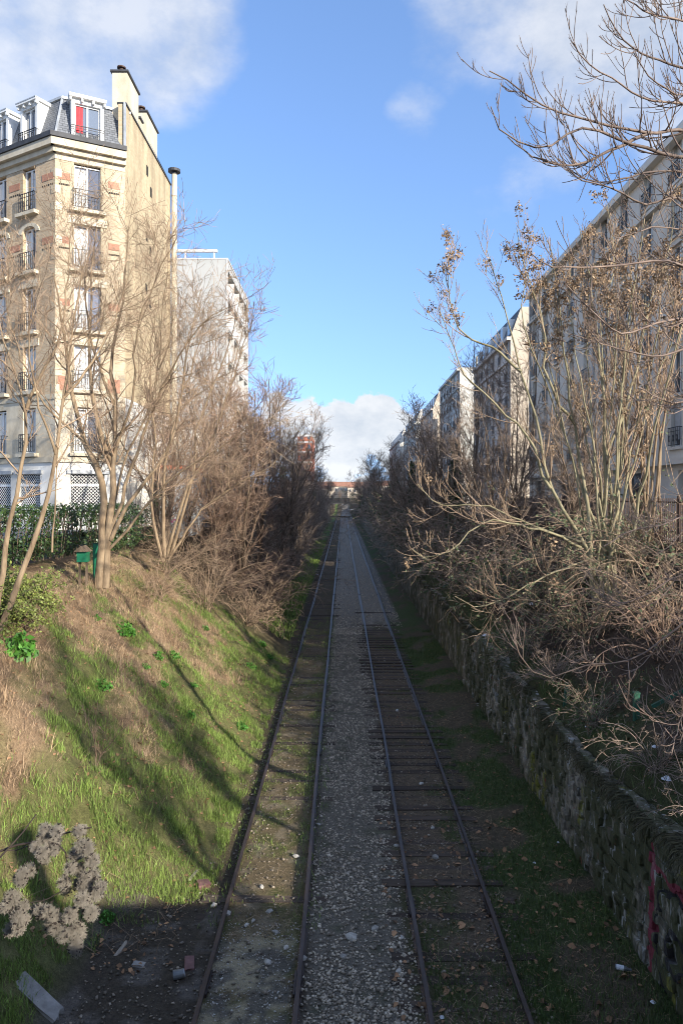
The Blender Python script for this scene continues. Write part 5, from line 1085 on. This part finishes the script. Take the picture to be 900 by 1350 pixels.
    # ivy hedge below the house
    def hedge(name, label, cat, spots, leafm, n, size, seed):
        r = np.random.default_rng(seed); t = thing(name, label, cat, tuple(np.mean(np.array(spots)[:, :3], 0))); P = []
        for (x, y, z, rx, ry, rz) in spots:
            u = nrm(r.normal(size=(n, 3))) * (r.uniform(.55, 1.05, n) ** .6)[:, None]; u = np.sign(u) * np.abs(u) ** .7; P.append(u * (rx, ry, rz) + (x, y, z))
        P = np.concatenate(P); link('foliage', mesh_np('foliage', *leaf_quads(P, size, r, .3), M[leafm]), t)
        st = []
        for (x, y, z, rx, ry, rz) in spots:
            for _ in range(10): a, b = r.uniform(-.7, .7, 2); st.append(spline([(x + a * rx * .5, y + b * ry * .5, z - rz * 1.05), (x + a * rx * .7, y + b * ry * .7, z), (x + a * rx, y + b * ry, z + rz * .7)], 5))
        st = np.stack(st); link('stems', mesh_np('stems', *tubes(st, np.full(st.shape[:2], .018), 4), M['bark_dark']), t)
    hedge('ivy_hedge', 'dark green ivy hedge screening the shop front of the brick house', 'hedge', [(-12.0 + .30 * k, 22.5 + 1.15 * k, 6.75, .75, .9, 1.0) for k in range(9)], 'leaf_ivy', 1500, .11, 91)
    hedge('ivy_clump', 'ivy clump climbing below the whitewashed party wall', 'ivy', [(-10.2, 36.5, 6.6, .6, 1.2, .9), (-10.0, 39, 6.8, .5, 1.2, 1.4)], 'leaf_ivy', 900, .11, 92)
    for (x, y, s, lab) in [(-9.3, 18.6, 1.0, 'yellow-green feathery evergreen shrub at the left edge of the bank top'), (-9.4, 20.6, .9, 'yellow-green feathery evergreen shrub just right of the leaning trunk')]:
        r = np.random.default_rng(int(y)); n = 260; a = r.uniform(0, 6.28, n); e = r.uniform(.1, 1.3, n); d = np.stack([np.cos(a) * np.cos(e), np.sin(a) * np.cos(e), np.sin(e)], 1); P = np.empty((n, 6, 3)); P[:, 0] = r.normal(0, .35, (n, 3)) * (1, 1, .3)
        for k in range(1, 6): d = nrm(d + np.array([0, 0, -.22]) * (k / 3) + r.normal(0, .06, (n, 3))); P[:, k] = P[:, k - 1] + d * (r.uniform(.18, .30, n) * s)[:, None]
        P[:, :, 2] = np.maximum(P[:, :, 2], -.3)
        t = thing('evergreen_shrub', lab, 'shrub', (x, y, zb(x, y))); link('branches', mesh_np('branches', *tubes(P, np.linspace(.012, .004, 6)[None].repeat(n, 0), 3), M['bark_dark']), t, sub=True)
        link('foliage', mesh_np('foliage', *leaf_quads(near_points(P, 60, .035, r, .25), .075, r, .2), M['leaf_yew']), t, sub=True)
    # weeds on the bank
    def weed(px, py, s, label):
        s0 = (px - VX) / FPX; D = 12.0
        for D in np.arange(10, 40, .05):
            if CAMZ - (py - VY) / FPX * D <= float(raw_h(np.array(s0 * D), np.array(D))): break
        x = s0 * D; t = thing('leafy_weed', label, 'weed', (x, D, zb(x, D) - .02), 'green weeds on the left bank'); link('leaves', wp[int(px) % 3], t, sub=True); t.scale = (s,) * 3; t.rotation_euler = (0, 0, px)
    wp = []
    for k in range(3):
        r = np.random.default_rng(k); n = 170; a = r.uniform(0, 6.28, n); rad = .24 * np.sqrt(r.random(n)); c = np.stack([np.cos(a) * rad, np.sin(a) * rad, r.uniform(.05, .28, n) * (1.3 - rad / .24)], 1); V, F = leaf_quads(c, .095, r, .1); st = np.stack([np.stack([c * (.6, .6, 0), c * (.8, .8, .6), c], 1)], 0)[0]; V2, F2 = merge([tubes(st, np.full((n, 3), .004), 3), (V, F)]); wp.append(mesh_np('leaves', V2, F2, M['leaf_weed']))
    W = [(25, 862, 2.0, 'big bushy green weed near the left edge of the bank'), (165, 836, 1.5, 'broad green weed in the middle of the upper slope'), (208, 868, .9, 'small green weed left of a twin weed on the slope'), (229, 868, .95, 'small green weed, right one of the twin weeds'), (135, 909, 1.0, 'pale green rosette weed on the straw above the lone shrub'), (127, 812, .7, 'green weed below the forked tree'), (192, 880, .6, 'tiny green weed under the twin weeds'), (318, 960, .9, 'dark green weed near the left rail'), (345, 850, 1.0, 'green weed by the shrub tangle near the rail'), (330, 880, 1.0, 'green weed on the lower slope near the shrub tangle'), (270, 828, .8, 'green weed high on the slope right of centre'), (140, 1212, .7, 'green weed on the brown mound by the ash patch'), (355, 868, .8, 'green weed at the very foot of the bank'), (255, 905, .6, 'thin green weed among straw'), (215, 905, .7, 'green weed in the grass above the streaked shadows'), (250, 945, .8, 'lush green weed clump in the middle of the green slope')]
    for w in W: weed(*w)
def upright_tree():
    r = np.random.default_rng(6); D = 26; L_ = []
    for k in range(9):
        x = 850 + r.uniform(-16, 26); tx = 770 + 18 * k + r.uniform(-12, 12); L_.append(px_limb([(x, 745), (x * .7 + tx * .3, 640, D + r.uniform(-.6, .6)), (x * .35 + tx * .65, 500, D + r.uniform(-1, 1)), (tx, 400, D + r.uniform(-1.2, 1.2)), (tx + r.uniform(-15, 15), 300 + r.uniform(-40, 60), D + r.uniform(-1.5, 1.5))], D, 14, r, .03))
    lv = [dict(per=13, t0=.25, t1=1, l0=.8, l1=2.2, ang=(.3, .75), trop=1.1, wob=.05, K=8, ratio=.6, rtip=.008, sides=4), dict(per=5, t0=.2, t1=1, l0=.4, l1=1.0, ang=(.4, .9), trop=1.0, wob=.06, K=5, ratio=.7, rtip=.0065), dict(per=2, t0=.3, t1=1, l0=.2, l1=.5, ang=(.4, .95), trop=.8, wob=.05, K=4, ratio=.75, rtip=.0055)]
    sel = lambda tips, r: (r.random(len(tips)) < np.where(tips[:, 2] > 15, .22, .04))
    make_hero('tree_of_heaven', 'upright many-stemmed bare tree with seed clusters, behind the pale one before the grey front', 'tree', tuple(pt(850, 745, D)), L_, [(.07, .012)] * 9, lv, 'bark_pale', 'twig_red', 43, clusters=samara_clusters(sel, 42, .08, .095))
left_trees(); right_trees(); upright_tree(); thickets()

# ------------------------------------------------------------------ fences, litter and small things
def small_things():
    zb = lambda x, y: float(soil_h(np.array(float(x)), np.array(float(y))))
    f = thing('iron_fence', 'rusty iron railings along the street above the right slope', 'fence', (11.3, 20, 6.3)); bar = MB().box(-.014, .014, -.014, .014, 0, 1.75).mesh('picket', M['iron_rust'])
    for k in range(210): link('picket', bar, f, (11.3, 18 + k * .15, 6.2))
    for z in (6.45, 7.8): MB().box(11.275, 11.325, 17.9, 49.6, z, z + .04).build('rail', M['iron_rust'], f)
    post = MB().box(-.05, .05, -.05, .05, 0, 1.95).mesh('post', M['iron_rust'])
    for k in range(11): link('post', post, f, (11.3, 17.95 + k * 3.15, 6.1))
    z = zb(6.25, 15.4)
    p = thing('fence_post', 'short green metal fence post on the slope above the wall', 'post', (6.25, 15.4, z)); MB().box(6.2, 6.32, 15.35, 15.45, z - .2, z + .55).build('upright', M['green_old'], p); MB().box(6.19, 6.33, 15.34, 15.46, z + .551, z + .58).build('cap', M['green_old'], p)
    p = thing('fence_rail', 'broken green rail slanting up beside the green fence post', 'rail', (7, 15.2, z)); MB().bar((6.55, 15.3, z + .30), (7.7, 15.0, z + 1.05), .07, .07).build('tube', M['green_old'], p); MB().box(7.55, 7.65, 14.98, 15.08, zb(7.6, 15) - .1, z + 1.02).build('support', M['green_old'], p)
    z = zb(5.6, 18.4); p = thing('fence_post', 'green metal fence post leaning at the wall top farther along', 'post', (5.6, 18.4, z)); MB().bar((5.62, 18.4, z - .2), (5.70, 18.4, z + .6), .07).build('upright', M['green_old'], p); MB().bar((5.70, 18.4, z + .605), (5.703, 18.4, z + .63), .085).build('cap', M['green_old'], p)
    # green box on legs by the hedge
    q = pt(110, 733, 25.0); x, y = q[0], q[1]; zz = q[2]
    g = thing('green_box', 'small bright green box with dark pitched lid beside the forked tree', 'box', (x, y, zb(x, y))); MB().box(x - .17, x + .17, y - .16, y + .16, zz - .2, zz + .16).build('body', M['green_paint'], g)
    MB().poly([(x - .23, y - .28, zz + .162), (x + .23, y - .28, zz + .162), (x, y - .28, zz + .36)]).quad((x - .23, y - .28, zz + .162), (x, y - .28, zz + .36), (x, y + .28, zz + .36), (x - .23, y + .28, zz + .162)).quad((x, y - .28, zz + .36), (x + .23, y - .28, zz + .162), (x + .23, y + .28, zz + .162), (x, y + .28, zz + .36)).build('lid', M['bark_dark'], g)
    for s in (-1, 1): MB().box(x + s * .12 - .03, x + s * .12 + .03, y - .03, y + .03, zb(x, y) - .3, zz - .201).build('leg', M['bark_dark'], g)
    q = pt(127, 728, 26.5); MBp = thing('garden_board', 'narrow green board half hidden behind the forked tree trunk', 'board', (q[0], q[1], zb(q[0], q[1]))); MB().box(q[0] - .12, q[0] + .12, q[1], q[1] + .06, zb(q[0], q[1]) - .2, q[2] + .3).build('board', M['green_paint'], MBp); MB().box(q[0] - .13, q[0] + .13, q[1] - .01, q[1] + .07, q[2] + .302, q[2] + .34).build('cap', M['green_old'], MBp)
    # rubbish and rubble in the foreground
    def onground(px, py):
        s0, t0 = (px - VX) / FPX, (py - VY) / FPX
        for D in np.arange(8, 150, .04):
            if CAMZ - t0 * D <= float(raw_h(np.array(s0 * D), np.array(D))): return s0 * D, float(D)
    def shard(name, label, cat, px, py, size, m, rz=0.0, tilt=.1, seed=0, sub=2):
        r = np.random.default_rng(seed); x, y = onground(px, py); b = MB(); b.box(-.5, .5, -.5, .5, -.5, .5); me = b.mesh(name, m)
        import bmesh
        bm = bmesh.new(); bm.from_mesh(me); bmesh.ops.subdivide_edges(bm, edges=bm.edges[:], cuts=sub, use_grid_fill=True)
        for v in bm.verts: v.co += Vector(r.normal(0, .045, 3)); 
        bmesh.ops.bevel(bm, geom=bm.edges[:], offset=.01, segments=1, affect='EDGES') if False else None
        bm.to_mesh(me); bm.free(); o = link(name, me, None, (x, y, zb(x, y) + size[2] * .22), rz); o.scale = size; o.rotation_euler = (tilt, tilt * .5, rz); tag(o, label, cat); return o
    sl = (.55, .72)
    o = shard('stone_slab', 'pale broken concrete slab lying on the grass at the bottom left corner', 'slab', 50, 1322, (.85, .24, .13), M['concrete'], -.75, -.15, 1); o.rotation_euler = (.1, .5, -.3)
    shard('brown_tile', 'dark red brown tile lying flat beside the ash patch', 'tile', 250, 1272, (.16, .34, .05), M['plate_brown'], .22, .05, 2, 1)
    shard('grey_rock', 'flat grey stone on the dark dirt left of the tile', 'rock', 183, 1275, (.2, .11, .05), M['concrete'], -.2, .05, 3)
    shard('brown_rock', 'brown lump of stone in the grass by the left rail', 'rock', 268, 1170, (.24, .2, .14), M['plate_brown'], .4, .1, 4)
    shard('wood_scrap', 'pale splintered wood scrap standing on the brown mound', 'wood', 157, 1258, (.06, .40, .04), M['wood_old'], -.35, .3, 5, 1)
    shard('wood_scrap', 'thin pale stick lying in the grass near the left rail', 'wood', 255, 1158, (.05, .34, .04), M['wood_old'], -.3, .1, 6, 1)
    x, y = onground(236, 1293); c = thing('metal_can', 'crushed blue-grey metal can in the burnt patch below the tile', 'can', (x, y, zb(x, y))); z = zb(x, y) + .07
    MB().cyl((x - .09, y, z), (x + .08, y + .03, z + .02), .075, .07, 14).build('body', M['can_blue'], c); MB().cyl((x + .081, y + .031, z + .021), (x + .089, y + .033, z + .023), .062, .06, 14).build('end', M['zinc'], c)
    r = np.random.default_rng(9)
    labs = [(640, 838, .28, 'crumpled white bag on the top of the retaining wall', 'bag'), (700, 799, .26, 'white plastic scrap under the drooping shrub above the wall', 'plastic'), (773, 955, .10, 'tiny white scrap nearest the wall top on the slope', 'plastic'), (862, 992, .12, 'small white scrap on the dark slope', 'plastic'), (878, 1027, .2, 'white paper scrap low on the right slope near the frame edge', 'paper'), (582, 1345, .09, 'white plastic scrap between the right rails at the bottom edge', 'plastic'), (735, 1112, .08, 'small white paper scrap on the grassy verge', 'paper'), (704, 1139, .07, 'tiny pinkish white scrap on the verge near leaves', 'paper'), (860, 1322, .09, 'white scrap at the foot of the wall in the bottom right', 'paper'), (523, 937, .12, 'white scrap between the right rails in middle distance', 'paper'), (418, 758, .3, 'white rubbish on the far grass strip at left', 'paper')]
    for i, (px, py, s, lab, cat) in enumerate(labs):
        if py > 1000 and px < 800 or px < 600: x, y = onground(px, py)
        else:
            t0, s0 = (py - VY) / FPX, (px - VX) / FPX; y = 10.0
            for y in np.arange(9.5, 45, .05):
                if CAMZ - t0 * y <= float(raw_h(np.array(s0 * y), np.array(y))): break
            x = s0 * y
        n = 14; a = np.linspace(0, 6.283, n, endpoint=False); rr = r.uniform(.6, 1.1, n) * s * .5; hgt = r.uniform(.1, .6, n) * s * .4
        b = MB(); ctr = (0, 0, s * .35); ring = [(rr[k] * math.cos(a[k]), rr[k] * math.sin(a[k]), hgt[k] * .2) for k in range(n)]; mid = [(rr[k] * .55 * math.cos(a[k] + .2), rr[k] * .55 * math.sin(a[k] + .2), hgt[k] + s * .1) for k in range(n)]
        for k in range(n): j = (k + 1) % n; b.quad(ring[k], ring[j], mid[j], mid[k]); b.poly([mid[k], mid[j], ctr])
        o = b.build('litter_scrap', M['paper'], None, (x, y, zb(x, y) + .02)); tag(o, lab, cat)
    x, y = onground(820, 1278); c = thing('bottle', 'small clear bottle with pale label lying at the foot of the wall', 'bottle', (x, y, zb(x, y))); z = zb(x, y) + .05
    MB().cyl((x - .11, y + .04, z), (x + .05, y - .02, z), .04, .04, 12).cyl((x + .051, y - .02, z), (x + .10, y - .04, z), .038, .016, 12).build('body', M['can_blue'], c); MB().cyl((x - .09, y + .033, z), (x + .02, y - .009, z), .042, .042, 12).build('paper_label', M['paper'], c); MB().cyl((x + .101, y - .04, z), (x + .13, y - .051, z), .02, .02, 10).build('cap', M['can_blue'], c)
small_things()

def clematis():
    """seed heads of old man's beard trailing in front of the bridge"""
    D = 3.0; r = np.random.default_rng(77); t = thing('wild_clematis', 'grey fluffy clematis seed heads on dark trailing stems at the lower left', 'vine', tuple(pt(-160, 1250, 2.7)))
    S = [[(-170, 1260, 2.6), (-60, 1150, 2.9), (0, 1122, 3), (60, 1106, 3), (122, 1090, 3.05)], [(-120, 1230, 2.8), (-20, 1150, 2.95), (20, 1110, 3), (49, 1073, 3.05)], [(60, 1106, 3), (82, 1118, 3), (90, 1145, 3), (84, 1172, 3), (68, 1183, 3.0), (40, 1190, 3)], [(-150, 1250, 2.65), (-40, 1190, 2.9), (20, 1195, 3), (60, 1205, 3), (100, 1230, 3)], [(90, 1145, 3), (108, 1140, 3), (112, 1170, 3), (108, 1210, 3), (95, 1245, 3)], [(0, 1122, 3), (25, 1120, 3.05), (45, 1110, 3.0)], [(52, 1110, 3), (49, 1125, 3), (56, 1142, 3)]]
    P = np.stack([px_limb(s, D, 16, r, .002) for s in S]); R = np.stack([np.linspace(a, b, 16) for a, b in ((.008, .0035), (.006, .003), (.004, .002), (.007, .002), (.003, .0015), (.003, .0015), (.003, .0015))])
    link('stem', mesh_np('stem', *tubes(P, R, 6), M['stem_dark'], True), t)
    protos = []
    for k in range(3):
        rr = np.random.default_rng(k); n = 300; d = nrm(rr.normal(size=(n, 3))); L_ = rr.uniform(.016, .036, n); K = 5; Q = np.empty((n, K, 3)); Q[:, 0] = d * .004; cu = nrm(rr.normal(size=(n, 3)))
        for j in range(1, K): d = nrm(d + cu * .8 + rr.normal(0, .15, (n, 3))); Q[:, j] = Q[:, j - 1] + d * (L_ / (K - 1))[:, None]
        # each plume carries short side hairs
        A = grow(Q, np.full((n, K), .0005), 7, .2, 1, .008, .018, (.5, 1.4), 0, .35, 4, .9, .00022, rr)
        V, F = merge([tubes(Q, np.full((n, K), .0006), 3), tubes(*A, 3)]); fl = mesh_np('seed_head', V, F, M['fluff'])
        sd = nrm(rr.normal(size=(16, 3))) * rr.uniform(.018, .036, (16, 1)); e = nrm(rr.normal(size=(16, 3))) * .005; sm = mesh_np('seeds', *tubes(np.stack([sd - e, sd, sd + e], 1), np.tile([.001, .0036, .001], (16, 1)), 5), M['seed']); protos.append((fl, sm))
    H = [(62, 1098), (72, 1113), (62, 1130), (52, 1120), (76, 1102), (36, 1152), (26, 1158), (105, 1100), (113, 1116), (100, 1128), (116, 1138), (98, 1148), (118, 1160), (128, 1172), (105, 1165), (112, 1182), (12, 1188), (25, 1195), (30, 1215), (48, 1206), (14, 1178), (62, 1203), (74, 1214), (90, 1212), (101, 1225), (84, 1234), (96, 1247), (110, 1236), (72, 1226), (118, 1206), (20, 1226), (2, 1200), (108, 1150), (66, 1118), (92, 1168)]
    H = [(a + r.uniform(-7, 7), b + r.uniform(-7, 7)) for a, b in H for _ in range(2)]
    for i, (px, py) in enumerate(H):
        q = pt(px, py, D + r.uniform(-.06, .06)); a, b = protos[i % 3]; o = link('seed_head', a, t, tuple(q)); s = r.uniform(.75, 1.15); o.scale = (s, s, s); o.rotation_euler = tuple(r.uniform(0, 6, 3)); link('seeds', b, o, sub=True)['kind'] = 'stuff'
clematis()
